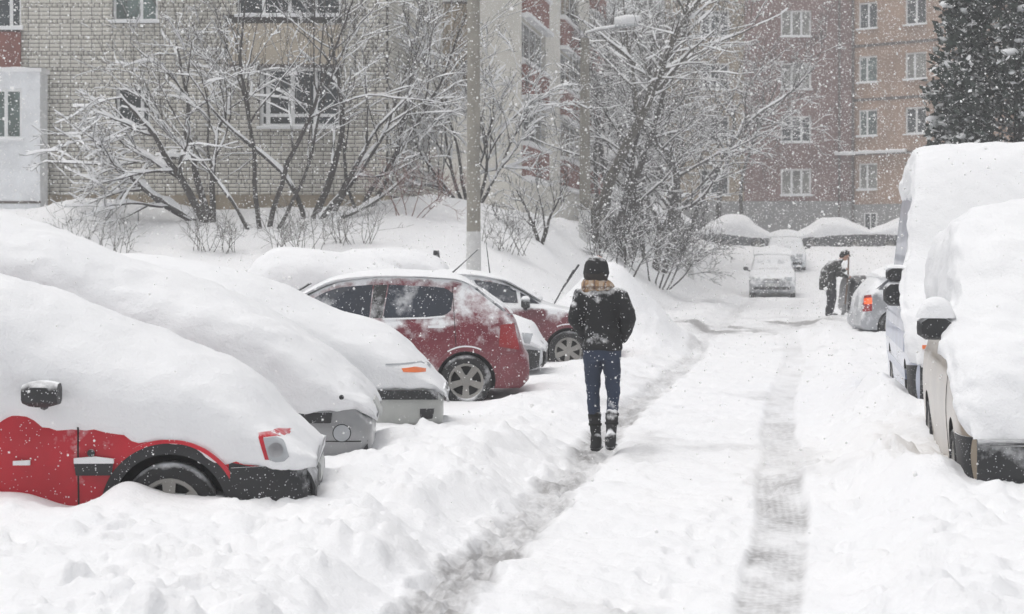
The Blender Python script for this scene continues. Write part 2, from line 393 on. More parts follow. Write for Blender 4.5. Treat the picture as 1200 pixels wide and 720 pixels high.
def ledge(parent, loc, rz, x0, x1, z, d=.14, h=.1, name='snowy_ledge'):
    s = MB(); n = max(4, int((x1 - x0) / .25)); v = []; f = []
    for k in range(n + 1):
        x = x0 + (x1 - x0) * k / n; hh = h * random.uniform(.6, 1.3)
        v += [(x, .0, z - .05), (x, -d, z - .05), (x, -d * 1.08, z + hh * .5), (x, -d * .5, z + hh), (x, .0, z + hh * .9)]
    for k in range(n):
        for q in range(5): f.append((5*k+q, 5*k+(q+1) % 5, 5*k+5+(q+1) % 5, 5*k+5+q))
    f += [(4, 3, 2, 1, 0), tuple(5*n+q for q in range(5))]
    s.add(v, f); return local(s.build(name, M['snow_far'], smooth=50), parent, loc, rz)
def bricks(parent, L, z0, z1, holes, single=None, seed=1, plain_areas=()):
    """courses of silicate brick proud of the mortar; bricks inside `single` become objects of their own"""
    r = np.random.default_rng(seed); V = []; Fc = []; ones = []
    bw, bh, g = .25, .084, .018
    cuts = list(holes) + list(plain_areas); row = 0; z = z0
    while z + bh < z1:
        bw_ = bw if row % 4 < 3 else (bw - g) / 2; x = 0 if row % 4 < 3 else -(bw_ + g) * .5
        while x < L:
            a0, a1 = max(x, 0), min(x + bw_, L); x += bw_ + g
            if a1 - a0 < .05: continue
            spans = [(a0, a1)]
            for h in cuts:
                if z + bh > h[2] + .01 and z < h[3] - .01:
                    ns = []
                    for (p, q) in spans:
                        if q <= h[0] or p >= h[1]: ns.append((p, q)); continue
                        if h[0] - p > .04: ns.append((p, h[0]))
                        if q - h[1] > .04: ns.append((h[1], q))
                    spans = ns
            for p, q in spans:
                d = .02 + r.uniform(-.004, .004)
                if single and q - p > .24 and single[0] < p and q < single[1] and single[2] < z < single[3] and len(ones) < 300:
                    ones.append((p, z, d)); continue
                n = len(V)
                V += [(p, -d, z), (q, -d, z), (q, -d, z + bh), (p, -d, z + bh), (p, 0, z), (q, 0, z), (q, 0, z + bh), (p, 0, z + bh)]
                Fc += [(n, n+1, n+2, n+3), (n, n+4, n+5, n+1), (n+1, n+5, n+6, n+2), (n+2, n+6, n+7, n+3), (n+3, n+7, n+4, n)]
        z += bh + g; row += 1
    o = link('brickwork', npmesh('brickwork', V, Fc), M['silicate'], parent); o['kind'] = 'stuff'
    if ones:
        me = pymesh('brick', [(0, -.02, 0), (bw, -.02, 0), (bw, -.02, bh), (0, -.02, bh), (0, .004, 0), (bw, .004, 0), (bw, .004, bh), (0, .004, bh)],
                    [(0, 1, 2, 3), (0, 4, 5, 1), (1, 5, 6, 2), (2, 6, 7, 3), (3, 7, 4, 0)])
        for p, z, d in ones:
            b = link('brick', me, M['silicate'], parent); b.location = (p, .02 - d, z)
def left_building():
    YF = 47.8; k = F / YF; X0 = -19.0; Z0 = 2.3
    root = empty('brick_apartment_building', (X0, YF, Z0))
    x = lambda px: (px - 600) / k - X0; z = lambda py: EYE + (HZ - py) / k - Z0
    L = -3.15 - X0; TOP = 13.0
    holes = []
    W1 = (x(132), x(185), z(25), z(-42)); W2 = (x(136), x(176), z(150), z(102))
    LG = (x(278), x(400), z(18), z(-52)); LW = (x(304), x(400), z(149), z(79))
    up = 130 / k
    hl = [W1, W2, LG, LW] + [(a, b, c + up, d + up) for a, b, c, d in (W1, LG)]
    hl.append((0.2, x(25), z(33), z(-35))); hl.append((0.2, x(25), z(33) + up, z(-35) + up))
    wall = wall_obj('wall', root, (0, 0, 0), 0, L, 0, TOP, hl, M['mortar'])
    pl = [(x(265), x(400), z(78), z(18)), (0, x(25), z(84), z(33)), (0, x(47), z(262), z(85)), (0, L, 0, z(229))]
    bricks(wall, L, .02, TOP, hl, (x(27), x(122), z(190), z(0)), 4, pl)
    window(root, (0, 0, 0), 0, *W1, mull=(.62,), glass='curtain'); window(root, (0, 0, 0), 0, *W2, mull=(.75,))
    window(root, (0, 0, 0), 0, *LG, mull=(.25, .5, .75)); window(root, (0, 0, 0), 0, *LW, mull=(.1, .4, .68), cross=.2, fr=.09)
    window(root, (0, 0, 0), 0, 0.2, x(25), z(33), z(-35), mull=(.3, .55, .8, (x(12) - .2) / (x(25) - .2)))
    for w in (W1, LG): window(root, (0, 0, 0), 0, w[0], w[1], w[2] + up, w[3] + up)
    window(root, (0, 0, 0), 0, 0.2, x(25), z(33) + up, z(-35) + up, mull=(.3, .55, .8))
    MB().box((x(268), -.09, z(77)), (x(400.5), .05, z(28))).build('parapet', M['beige'], root)
    MB().box((x(268), -.13, z(80)), (x(401), -.091, z(76))).build('parapet_trim', M['pipe'], root)
    p = MB().box((.0, -.1, z(84)), (x(25), .05, z(38))).build('parapet', M['redpanel'], root); p['label'] = 'red parapet below the loggia window'
    MB().box((0, -.12, .0), (L + .02, .02, z(229))).build('plinth', M['plinth'], root)
    # white balcony box at the far left
    b = MB(); bx0, bx1, by = .3, x(47), -.9
    xb = lambda px: (px - 600) / F * (YF + by) - X0; zb_ = lambda py: EYE + (HZ - py) / F * (YF + by) - Z0
    bx1 = xb(47); wz0, wz1, wx1 = zb_(163), zb_(104), xb(25.5); fr_ = (xb(6) - .3) / (wx1 - .3)
    b.box((bx0, by, .05), (bx1, -.125, wz0)); b.box((bx0, by, wz1), (bx1, -.125, z(88))); b.box((wx1, by + .002, wz0 + .001), (bx1 - .002, -.13, wz1 - .001))
    bo = b.build('balcony_box', M['grey_plaster'], root); bo['label'] = 'pale grey closed balcony at the left edge'
    window(root, (0, by, 0), 0, .3, wx1, wz0, wz1, mull=(.3, .6, .8, fr_), y=.08, glass='curtain')
    ledge(root, (0, -.1, 0), 0, .3, bx1 + .05, z(86), .85, .12)
    MB().box((.3, by - .02, .6), (bx1 + .02, by - .003, .66)).build('balcony_trim', M['pipe'], root)
    # right end wall running back along the street
    rz = math.atan2(UY, UX)
    sw = wall_obj('side_wall', root, (L, 0.02, 0), rz, 7.2, 0, TOP, [], M['mortar'])
    bricks(sw, 7.2, .02, TOP, [], None, 9, [(0, 7.2, 0, z(229))])
    MB().box((.1, -.08, 0), (7.2, .02, z(232))).build('plinth', M['plinth'], sw)
    MB().box((.02, .45, TOP), (L - .05, 8, TOP + .25)).build('roof', M['fargrey'], root)
    tag(root, 'pale silicate brick apartment block with white balcony box, nearest building at left', 'building')
left_building()
def mid_building():
    C = (.29, 63.0); Z0 = 1.6
    root = empty('balcony_apartment_building', (C[0], C[1], Z0)); rz = math.atan2(UY, UX); TOP = 15.5; LL = 27.0
    w = wall_obj('end_wall', root, (-6.2, 0, 0), 0, 6.2, 0, TOP, [(2.35, 3.55, .6, 1.9)], M['cream'])
    k = F / 63.0; px = lambda p: (p - 600) / k - C[0]; pz = lambda y: EYE + (HZ - y) / k - Z0
    o = MB().box((px(508), -.06, pz(110)), (px(551), .05, pz(5))).build('loggia_panel', M['plinth'], root); o['label'] = 'brown loggia panel on the end wall'
    MB().box((px(508), -.08, pz(5)), (px(551), .05, pz(2.5))).build('loggia_rail', M['pipe'], root)
    window(root, (0, 0, 0), 0, px(510), px(549), pz(2), pz(-60), mull=(.33, .66), y=-.05, sill=False)
    bays = [(.25, 6.2), (10.4, 16.4), (20.6, 26.6)]
    holes = []
    for b0, b1 in bays:
        for s in range(-1, 4):
            holes.append((b0, b1, 8.06 + 2.75 * s - Z0 + .02, 9.62 + 2.75 * s - Z0))
    wall_obj('street_wall', root, (0, 0.01, 0), rz, LL, 0, TOP, holes, M['cream'])
    for b0, b1 in bays:
        for s in range(-1, 4):
            zt = 8.06 + 2.75 * s - Z0
            window(root, (0, 0.01, 0), rz, b0 + .02, b1 - .02, zt + .03, zt + 1.55, mull=(.25, .5, .75), sill=False, y=.16, fr=.05)
            local(MB().box((b0, -.14, zt - 1.12), (b1, -.003, zt)).build('parapet', M['redpanel']), root, (0, .01, 0), rz)
            ledge(root, (0, .01, 0), rz, b0 - .05, b1 + .05, zt + .02, .24, .13)
            ledge(root, (0, .01, 0), rz, b0 - .05, b1 + .05, zt - 1.16, .30, .13)
    MB().box((-6.1, .45, TOP), (.0, 10, TOP + .2)).build('roof', M['fargrey'], root)
    tag(root, 'cream apartment block with stacked red parapet balconies behind the lamp post', 'building')
mid_building()
def far_building():
    YB = 98.0; Z0 = 1.9; XC = 17.8; root = empty('far_apartment_building', (XC, YB, Z0)); TOP = 15.5
    k = F / YB; x = lambda p: (p - 600) / k - 8.0; z = lambda y: EYE + (HZ - y) / k - Z0
    L = XC - 8.0; hl = []
    for a, b in ((915, 951), (820, 855)):
        for j in range(-1, 4): hl.append((x(a), x(b), z(43 + 62 * j), z(12 + 62 * j)))
    loc = (8.0 - XC, 0, 0)
    m = plain  # noqa
    split = x(872)
    h1 = [h for h in hl if h[1] < split]; h2 = [(h[0] - split, h[1] - split, h[2], h[3]) for h in hl if h[0] > split]
    wall_obj('wall', root, loc, 0, split, 0, TOP, h1, M['fartan']); wall_obj('wall', root, (loc[0] + split, 0, 0), 0, L - split, 0, TOP, h2, M['farred'])
    for h in hl: window(root, loc, 0, *h, mull=(.36, .68), fr=.1, y=.12, glass=random.choice(['wglass', 'wglass', 'curtain', 'blind']))
    local(MB().box((0, -.06, 0), (L, .02, z(236))).build('plinth', M['fargrey']), root, loc, 0)
    rz = math.radians(-42); hr = []; ca, sa = math.cos(rz), math.sin(rz)
    for a, b in ((.3, 1.45), (3.06, 4.3), (6.2, 7.4), (9.2, 10.4)):
        for j in range(-1, 4): hr.append((a, b, z(98 + 62.5 * j), z(67 + 62.5 * j)))
    hr = [h for h in hr if h[2] > .5]
    bw = (.75, 1.5, z(274), z(250))
    wall_obj('wing_wall', root, (0, 0.02, 0), rz, 13, 0, TOP, hr, M['faror'])
    for h in hr: window(root, (0, .02, 0), rz, *h, mull=(random.choice((.5, .5, .42)),), fr=.09, y=.12, glass=random.choice(['wglass', 'curtain', 'blind']))
    local(MB().box((0.05, -.08, 0), (13, .02, z(240))).build('plinth', M['fargrey']), root, (0, .02, 0), rz)
    window(root, (0, .02, 0), rz, *bw, mull=(.5,), y=-.13, sill=False, fr=.06)
    for y in (55, 118, 181):
        local(MB().box((.06, -.05, z(y) - .07), (13, -.003, z(y) + .07)).build('string_course', M['pipe']), root, (0, .02, 0), rz)
    ledge(root, (0, .02, 0), rz, -.2, 3.2, z(180), .2, .12); ledge(root, loc, 0, x(978), x(1000), z(181), .25, .14)
    for p in (983, 999):
        local(MB().tube([(x(p), -.14, 0), (x(p), -.14, TOP)], .07, 6).build('drain_pipe', M['pipe']), root, loc, 0)
    MB().box((-9.7, .45, TOP), (0, 9, TOP + .2)).build('roof', M['fargrey'], root)
    tag(root, 'five storey red brick block with an orange wing, far across the street end', 'building')
far_building()

# ------------------------------------------------------------------ poles
M['concrete'] = dusted('pole_concrete', (.27, .255, .22), .9, .27, .3, .2, 3, 40)
M['whitewash'] = plain('whitewash', (.62, .62, .61), .9, var=.12, scale=8)
def pole(px, Y, zb, H, r0, r1, band, label, lamp=False):
    X = (px - 600) / F * Y; root = empty('lamp_post' if lamp else 'utility_pole', (X, Y, zb))
    MB().tube([(0, 0, 0), (0, 0, H)], [r0, r1], 12).build('shaft', M['concrete'], root, smooth=40)
    rr = lambda z: r0 + (r1 - r0) * z / H + .006
    MB().tube([(0, 0, .0), (0, 0, band)], [rr(0), rr(band)], 12).build('whitewash_band', M['whitewash'], root, smooth=40)
    if lamp:
        MB().tube([(0, 0, H - .15), (.05, 0, H + .12), (.3, 0, H + .22), (1.0, 0, H + .30)], .03, 6).build('arm', M['steel'], root, smooth=60)
        v = []; f = []; 
        for i in range(9):
            a = i / 8; w = .17 * math.sin(math.pi * min(.97, max(.12, a))) ** .6; cx = .85 + .75 * a
            for q in range(10):
                t = 2 * math.pi * q / 10; v.append((cx, w * math.cos(t), H + .33 + .1 * (1 if math.sin(t) > 0 else .55) * math.sin(t) * w / .17 + .05 * a))
        for i in range(8):
            for q in range(10): f.append((i*10+q, i*10+(q+1) % 10, i*10+10+(q+1) % 10, i*10+10+q))
        f += [tuple(range(9, -1, -1)), tuple(range(80, 90))]
        MB().add(v, f).build('lamp_head', M['lamp'], root, smooth=60)
        v2 = [(p[0], p[1] * 1.12, p[2] + .06 + (.16 if p[2] > H + .35 else 0)) for p in v]
        MB().add(v2, f).build('snow_cap', M['snow'], root, smooth=80)
        MB().tube([(.0, 0, H + .16), (.35, 0, H + .27), (.9, 0, H + .35)], [.03, .05, .05], 6).build('arm_snow', M['snow'], root, smooth=60)
    tag(root, label, 'lamp post' if lamp else 'pole', 'concrete poles along the bank')
pole(555, 39, bz(-.8, 39) - .1, 11, .15, .115, 1.55, 'tall plain concrete pole with whitewashed foot standing behind the red hatchback')
pole(685.5, 54, bz(2.1, 54) - .1, 6.05, .17, .125, 1.1, 'concrete lamp post with a snow capped lamp on an arm, above the walking woman', True)

# ------------------------------------------------------------------ trees and shrubs
def bark(name, c0, c1, snow=.1):
    m, n, l, p = newmat(name)
    base = mix(n, l, ramp(n, l, noise(n, l, 7, 6, rough=.7), .35, .65), c0, c1)
    g = n.new('ShaderNodeNewGeometry'); sp = n.new('ShaderNodeSeparateXYZ'); l.new(g.outputs['Normal'], sp.inputs[0])
    f = math_n(n, l, 'ADD', math_n(n, l, 'MULTIPLY', sp.outputs[2], .55), noise(n, l, 4, 4, rough=.7))
    l.new(mix(n, l, ramp(n, l, f, .82 - snow, .92 - snow), base, SNOW), p.inputs['Base Color'])
    p.inputs['Roughness'].default_value = .9; return m
M['bark'] = bark('dark_bark', (.03, .027, .025), (.07, .064, .058), .02)
M['bark_grey'] = bark('grey_bark', (.06, .056, .048), (.12, .112, .095), .03)
M['twig_red'] = bark('red_twigs', (.16, .07, .06), (.24, .11, .09), 0)
def nrm(v): return v / (np.linalg.norm(v) + 1e-9)
def grow(lines, p, d, L, r, lvl, P, g):
    n = max(3, int(L / P['seg'])) if lvl < P['levels'] else max(2, int(L / (P['seg'] * 1.2)))
    pts = [p]; rad = [r]; tip = max(r * P['taper'], P['rmin'])
    nk = P['kids'][lvl] if lvl < P['levels'] else 0
    at_ = sorted(g.uniform(P['start'][min(lvl, len(P['start'])-1)], 1.0, nk)) if nk else []
    ai = 0; trop = P['trop'][min(lvl, len(P['trop']) - 1)]
    for i in range(n):
        d = nrm(d + g.normal(0, P['wob'], 3) + np.array([0, 0, trop]) * (L / n))
        q = p + d * (L / n); rr = r + (tip - r) * ((i + 1) / n)
        pts.append(q); rad.append(rr)
        while ai < len(at_) and at_[ai] <= (i + 1) / n:
            fr = at_[ai]; ai += 1
            ang = math.radians(g.uniform(*P['ang'])); ax = nrm(np.cross(d, g.normal(0, 1, 3)))
            cd = nrm(d * math.cos(ang) + ax * math.sin(ang)); cd = nrm(cd + np.array([0, 0, P['lift']]))
            cl = L * g.uniform(*P['ratio'][min(lvl, len(P['ratio'])-1)]) * (1.1 - .55 * fr)
            if cl > .12: grow(lines, q, cd, cl, max(rr * P['rr'], P['rmin']), lvl + 1, P, g)
        p = q
    lines.append((np.array(pts), np.array(rad), lvl))
def tubes(lines):
    V = []; Fc = []; off = 0
    for pts, rad, lvl in lines:
        k = 8 if rad[0] > .07 else (5 if rad[0] > .02 else 3)
        n = len(pts); d = np.gradient(pts, axis=0); d /= np.linalg.norm(d, axis=1)[:, None] + 1e-9
        ref = np.tile([0.31, .17, .93], (n, 1)); a = np.cross(d, ref); a /= np.linalg.norm(a, axis=1)[:, None] + 1e-9; b = np.cross(a, d)
        w = 2 * np.pi * np.arange(k) / k
        ring = pts[:, None, :] + rad[:, None, None] * (np.cos(w)[None, :, None] * a[:, None, :] + np.sin(w)[None, :, None] * b[:, None, :])
        V.append(ring.reshape(-1, 3)); i = np.arange(n - 1)[:, None] * k; q = np.arange(k)[None, :]; q1 = (q + 1) % k
        Fc.append((np.stack([i + q, i + q1, i + k + q1, i + k + q], -1).reshape(-1, 4)) + off); off += n * k
    return np.concatenate(V), np.concatenate(Fc)
def caps(lines, g, amt=1.0, cover=.75, thick=.006):
    V = []; Fc = []; off = 0
    for pts, rad, lvl in lines:
        n = len(pts)
        if rad[0] < .008 and g.random() > cover: continue
        d = np.gradient(pts, axis=0); d /= np.linalg.norm(d, axis=1)[:, None] + 1e-9
        side = np.cross(d, [0, 0, 1.0]); hn = np.linalg.norm(side, axis=1); side /= hn[:, None] + 1e-9
        if lvl >= 3 and g.random() > cover * .55: continue
        hz = np.clip((hn - .3) / .45, 0, 1) * np.clip(.75 + .7 * g.normal(0, .6, n), 0.05, 1.6)
        tk = thick if lvl < 3 else .006
        h = amt * (tk + np.minimum(.8 * rad, .05)) * hz; wd = (rad * 1.0 + tk * .6 * amt) * np.clip(hz, .15, 1)
        up = np.array([0, 0, 1.0]); base = pts + up * (rad * .45)[:, None]
        P3 = np.stack([base - side * wd[:, None], pts + up * (rad + h)[:, None] - side * (wd * .45)[:, None], pts + up * (rad + h)[:, None] + side * (wd * .45)[:, None], base + side * wd[:, None]], 1)
        V.append(P3.reshape(-1, 3)); i = np.arange(n - 1)[:, None] * 4; q = np.arange(3)[None, :]
        Fc.append(np.stack([i + q, i + q + 1, i + q + 5, i + q + 4], -1).reshape(-1, 4) + off); off += n * 4
    return np.concatenate(V), np.concatenate(Fc)
BASEP = dict(levels=3, seg=.28, taper=.25, rmin=.006, kids=(7, 8, 7), start=(.25, .2, .15), trop=(.12, .05, .0), wob=.10, ang=(28, 60), lift=.12, ratio=((.45, .75), (.4, .7), (.35, .6)), rr=.55)
def tree(name, px, Y, label, stems, seed, cat='tree', group=None, mat='bark', amt=1.0, cover=.75, thick=.006, z=None, wash=None, **kw):
    g = np.random.default_rng(seed); P = dict(BASEP, **kw); X = (px - 600) / F * Y
    root = empty(name, (X, Y, (gz(X, Y) if z is None else z) - .12)); lines = []
    for (ox, d, L, r) in stems: grow(lines, np.array([ox, g.uniform(-.15, .15), 0.]), nrm(np.array(d, float)), L, r, 0, P, g)
    big = [q for q in lines if q[2] == 0]; small = [q for q in lines if q[2] > 0]
    for q in big:
        v, f = tubes([q]); link('trunk' if len(big) == 1 or q[1][0] > .045 else 'stem', npmesh('trunk', v, f), M[mat], root, 180)
    if small:
        v, f = tubes(small); link('branches', npmesh('branches', v, f), M[mat], root, 180)
    v, f = caps(lines, g, amt, cover, thick); link('branch_snow', npmesh('branch_snow', v, f), M['snow_far'], root, 180)
    if wash:
        pts, rad, _ = max(big, key=lambda q: q[1][0]); pt = [p for p in pts if p[2] < wash]; i = len(pt)
        MB().tube([tuple(p) for p in pts[:i]], [x + .008 for x in rad[:i]], 10).build('whitewash_band', M['whitewash'], root, smooth=60)
    tag(root, label, cat, group); return root
GT = 'bare snowy trees on the bank'
tree('bare_tree', 243, 44.6, 'bare tree leaning left with thick snow along long arching branches, before the brick wall',
     [(0, (-.55, -.1, .8), 3.7, .11), (-.05, (-.9, .05, .55), 3.6, .085), (.1, (-.35, .15, 1), 5.0, .10), (.15, (-.1, -.1, 1), 4.6, .08), (-.1, (-1, -.1, .28), 3.2, .06)], 11, group=GT, amt=2.0, cover=1, thick=.02, trop=(.03, -.05, -.12), lift=0, kids=(7, 6, 5), seg=.24)
tree('bare_tree', 308, 44.0, 'bare multi stemmed upright tree left of the wide loggia window',
     [(-.05, (-.14, 0, 1), 6.0, .065), (.12, (.10, .1, 1), 6.4, .07), (.3, (.38, -.1, 1), 5.0, .05), (-.3, (-.4, 0, 1), 5.0, .05)], 12, group=GT, amt=1.4, thick=.010, trop=(.08, .06, .05), kids=(7, 6, 5), ang=(20, 48))
tree('bare_tree', 366, 45.0, 'bare tree with snowy limbs spreading right below the loggia window',
     [(0, (.35, 0, .9), 4.6, .10), (.1, (.75, .1, .65), 4.0, .08), (-.2, (-.1, 0, 1), 4.6, .07), (.2, (.95, -.1, .35), 3.0, .06), (.35, (.3, .1, 1), 4.6, .06)], 13, group=GT, amt=1.6, cover=.9, thick=.014, kids=(6, 6, 5))
tree('bare_tree', 425, 46.0, 'slim bare tree with fine dark twigs against the brick corner',
     [(0, (.12, 0, 1), 5.6, .07), (.15, (.35, 0, 1), 4.8, .055), (-.15, (-.2, 0, 1), 5.0, .05)], 14, group=GT, amt=.8, kids=(6, 6, 4), ang=(18, 42))
tree('snow_laden_shrub', 552, 49.5, 'tall shrub heavy with snow on upswept branches, behind the plain concrete pole',
     [(a * .1, (a * .38, .1, 1), 4.4 - abs(a) * .8, .055) for a in (-2.8, -2.2, -1.6, -1.0, -.4, .2, .8, 1.4)], 15, 'shrub', amt=2.0, cover=1, thick=.018, kids=(10, 6, 4), ang=(22, 50), trop=(.02, .03, 0))
tree('small_bare_shrub', 632, 45.5, 'small bare shrub on the bank left of the walking woman',
     [(0, (-.3, 0, 1), 1.5, .06), (.05, (.45, 0, 1), 1.5, .05), (-.05, (-.9, 0, .7), 1.3, .035), (.05, (.1, .2, 1), 1.8, .035)], 16, 'shrub', kids=(6, 6, 4), seg=.16, amt=1.1)
tree('large_bare_tree', 692, 56.5, 'large bare tree with a leaning trunk and wide snowy crown right of the lamp post',
     [(0, (.16, 0, 1), 9.5, .20)], 17, group=GT, mat='bark_grey', kids=(15, 8, 6), start=(.40, .15, .12), ratio=((.4, .62), (.35, .6), (.35, .55)), ang=(38, 72), amt=1.9, cover=.9, thick=.012, wob=.09, rmin=.008, rr=.5)
tree('bare_tree', 728, 60.0, 'bare dark trunked tree just behind the large leaning tree',
     [(0, (.06, 0, 1), 8.5, .13), (.3, (.25, .1, 1), 7.5, .10)], 18, group=GT, kids=(11, 8, 6), start=(.2, .15, .12), ratio=((.35, .6), (.35, .6), (.35, .55)), ang=(32, 68), amt=1.6, rmin=.008)
tree('bare_tree', 768, 66.0, 'bare tree with dense twigs in the middle of the thicket',
     [(0, (.05, 0, 1), 9.0, .14), (.3, (.25, .1, 1), 8.0, .11), (-.3, (-.2, .1, 1), 7.5, .09)], 19, group=GT, kids=(11, 8, 6), start=(.2, .15, .12), ratio=((.35, .6), (.35, .6), (.35, .55)), ang=(30, 66), amt=1.6, rmin=.009)
tree('bare_tree', 808, 74.0, 'slender tree with a whitewashed foot at the road bend',
     [(0, (.02, 0, 1), 9.0, .17)], 20, group=GT, kids=(16, 8, 6), start=(.22, .15, .12), ratio=((.35, .55), (.35, .6), (.35, .55)), ang=(38, 72), amt=1.7, rmin=.01, mat='bark', wash=1.3)
tree('bare_tree', 850, 94.5, 'bare tree with a broad twiggy crown before the tan and red brick wall',
     [(0, (-.05, 0, 1), 10.5, .17), (.3, (.2, .1, 1), 9.0, .12)], 22, group=GT, kids=(14, 8, 6), start=(.3, .15, .12), ratio=((.35, .55), (.35, .6), (.35, .55)), ang=(36, 70), amt=1.5, rmin=.011)
for px_, Y_, sd_, lb_ in ((712, 78, 51, 'bare tree deep in the thicket, right of the large leaning trunk'), (748, 82, 52, 'bare tree at the back of the thicket, over the road bend'), (790, 80, 53, 'bare tree behind the slender whitewashed one')):
    tree('bare_tree', px_, Y_, lb_, [(0, (.05, 0, 1), 11.5, .16), (.4, (.2, .1, 1), 10, .12), (-.4, (-.2, .1, 1), 9.5, .1)], sd_, group=GT, kids=(11, 8, 6), start=(.12, .15, .12), ratio=((.32, .5), (.35, .6), (.35, .55)), ang=(32, 66), amt=1.3, rmin=.010)
tree('dense_bush', 768, 58.0, 'dense twiggy bush at the road edge right of the walking woman',
     [(a * .14, (a * .3, (i % 3 - 1) * .3, 1), 1.9 + .3 * math.sin(i * 2.3), .03) for i, a in enumerate((-4, -3.2, -2.4, -1.6, -.8, 0, .8, 1.6, 2.4, 3.2))], 24, 'bush', kids=(8, 7, 5), seg=.16, amt=1.0, cover=.5, rmin=.007, ang=(25, 60))
tree('dense_bush', 722, 50.0, 'bush with dark tangled twigs behind the woman, at the foot of the large tree',
     [(a * .12, (a * .35, (i % 3 - 1) * .3, 1), 1.7 + .3 * math.sin(i * 2.3), .03) for i, a in enumerate((-2.4, -1.6, -.8, 0, .8, 1.6, 2.4))], 25, 'bush', kids=(7, 6, 4), seg=.16, amt=1.2, rmin=.007, ang=(25, 60))
tree('red_twigged_bush', 478, 44.5, 'small bush with reddish twigs and leaves on the bank crest',
     [(a * .12, (a * .3 + .2, 0, 1), 1.3, .016) for a in (-2, -1.2, -.4, .5, 1.3, 2.2)], 26, 'bush', mat='twig_red', kids=(7, 5, 3), seg=.12, amt=.4, cover=.2, rmin=.005, ang=(25, 70))
for i, (px, Y, sd) in enumerate(((120, 41.5, 31), (255, 42.0, 32), (345, 41.8, 33), (408, 42.5, 34), (590, 43, 35))):
    tree('dry_weed_clump', px, Y, ['thin dry weeds near the left balcony box, above the snowed-in vans', 'dry weeds at the foot of the left leaning tree', 'dry weeds below the multi stemmed tree', 'dry weeds left of the reddish bush', 'sparse dry weeds right of the plain concrete pole'][i],
         [(random.uniform(-.55, .55), (random.uniform(-.7, .7), random.uniform(-.4, .2), 1), random.uniform(.5, 1.1), .010) for _ in range(18)], sd, 'weeds', 'dry weeds on the bank', kids=(5, 3, 0), levels=2, seg=.12, amt=.5, cover=.3, rmin=.004, ang=(25, 70), mat='bark_grey')
def conifer(px, Y, H, R, label, seed):
    g = np.random.default_rng(seed); X = (px - 600) / F * Y; zb = gz(X, Y)
    root = empty('conifer_tree', (X, Y, zb - .1))
    MB().tube([(0, 0, 0), (.05, 0, H * .5), (0, 0, H * .96)], [.24, .15, .03], 10).build('trunk', M['bark'], root, smooth=60)
    V = []; Fc = []; n = 0
    lim = MB()
    lobes = []
    for i in range(240):
        h = (i / 240) ** .9; a = i * 2.399 + g.normal(0, .3); z = .5 + (H - .8) * h
        rr = R * (1 - h) ** .40 * g.uniform(.78, 1.08) * min(1, .55 + h * 3)
        lobes.append((a, z, rr))
        lim.tube([(0, 0, z - rr * .25), (math.cos(a) * rr * .85, math.sin(a) * rr * .85, z)], [.03, .01], 4)
    lim.build('limbs', M['bark'], root)
    N = 42000
    L = g.integers(0, len(lobes), N); t = g.uniform(.35, 1, N) ** .6
    A = np.array(lobes)
    a = A[L, 0] + g.normal(0, .16, N) / np.maximum(t, .4); rr = A[L, 2] * t + g.normal(0, .06, N); z = A[L, 1] - (1 - t) * A[L, 2] * .25 + g.normal(0, .14, N)
    c = np.stack([np.cos(a) * rr, np.sin(a) * rr, z], 1)
    out = np.stack([np.cos(a), np.sin(a), g.normal(.25, .45, N)], 1); out += g.normal(0, .45, (N, 3)); out /= np.linalg.norm(out, axis=1)[:, None]
    sd = np.cross(out, g.normal(0, 1, (N, 3))); sd /= np.linalg.norm(sd, axis=1)[:, None]
    ln = g.uniform(.12, .28, N)[:, None]; wd = g.uniform(.035, .085, N)[:, None]
    v = np.stack([c - out * ln * .4, c + sd * wd, c + out * ln * .6, c - sd * wd], 1).reshape(-1, 3)
    f = np.arange(4 * N).reshape(-1, 4)
    link('foliage', npmesh('foliage', v, f), M['needles'], root)
    # clumps of snow lying on the sprays
    b = MB(); ico = bmesh.new(); bmesh.ops.create_icosphere(ico, subdivisions=2, radius=1); iv = np.array([x.co[:] for x in ico.verts]); fi = [tuple(q.index for q in x.verts) for x in ico.faces]; ico.free()
    for i in range(300):
        a, z, rr = lobes[int(g.integers(0, len(lobes)))]; rr *= g.uniform(.8, 1.0); s = g.uniform(.04, .13)
        dis = 1 + .5 * g.normal(0, .5, len(iv))[:, None] * .6
        q = iv * dis * np.array([s * g.uniform(.8, 1.7), s * g.uniform(.8, 1.5), s * .65]) + np.array([math.cos(a) * rr, math.sin(a) * rr, z + .06])
        b.add(q, fi)
    b.build('snow_clumps', M['snow_far'], root, smooth=180)
    tag(root, label, 'tree')
M['needles'] = dusted('dark_needles', (.02, .034, .025), .7, .44, .25, .30, 2.4, 14, var=.5)
conifer(1196, 41, 13.5, 2.45, 'dark green conifer dusted with snow, towering behind the white vans', 41)
# ------------------------------------------------------------------ vehicles: x forward (front bumper at 0), y to the left, z up from the tarmac
def cr(pts, n):
    """smooth resample of a 2-D polyline (Catmull-Rom)"""
    p = np.array(pts, float); q = np.vstack([2 * p[0] - p[1], p, 2 * p[-1] - p[-2]])
    m = len(p) - 1; out = []
    for u in np.linspace(0, m, n):
        i = min(int(u), m - 1); t = u - i; a, b, c, d = q[i], q[i+1], q[i+2], q[i+3]
        out.append(.5 * ((2 * b) + (c - a) * t + (2*a - 5*b + 4*c - d) * t**2 + (3*b - a - 3*c + d) * t**3))
    return np.array(out)
def loft(xs, secs, close_top=True):
    """secs: half sections (n,2) from bottom centre/edge to top centre; mirrored in y"""
    n = len(secs[0]); rings = []
    for x, s in zip(xs, secs):
        half = [(x, y, z) for y, z in s]; other = [(x, -y, z) for y, z in s[::-1]]
        rings.append(half + other[1:])
    k = len(rings[0]); v = [p for r in rings for p in r]; f = []
    return v, f, k
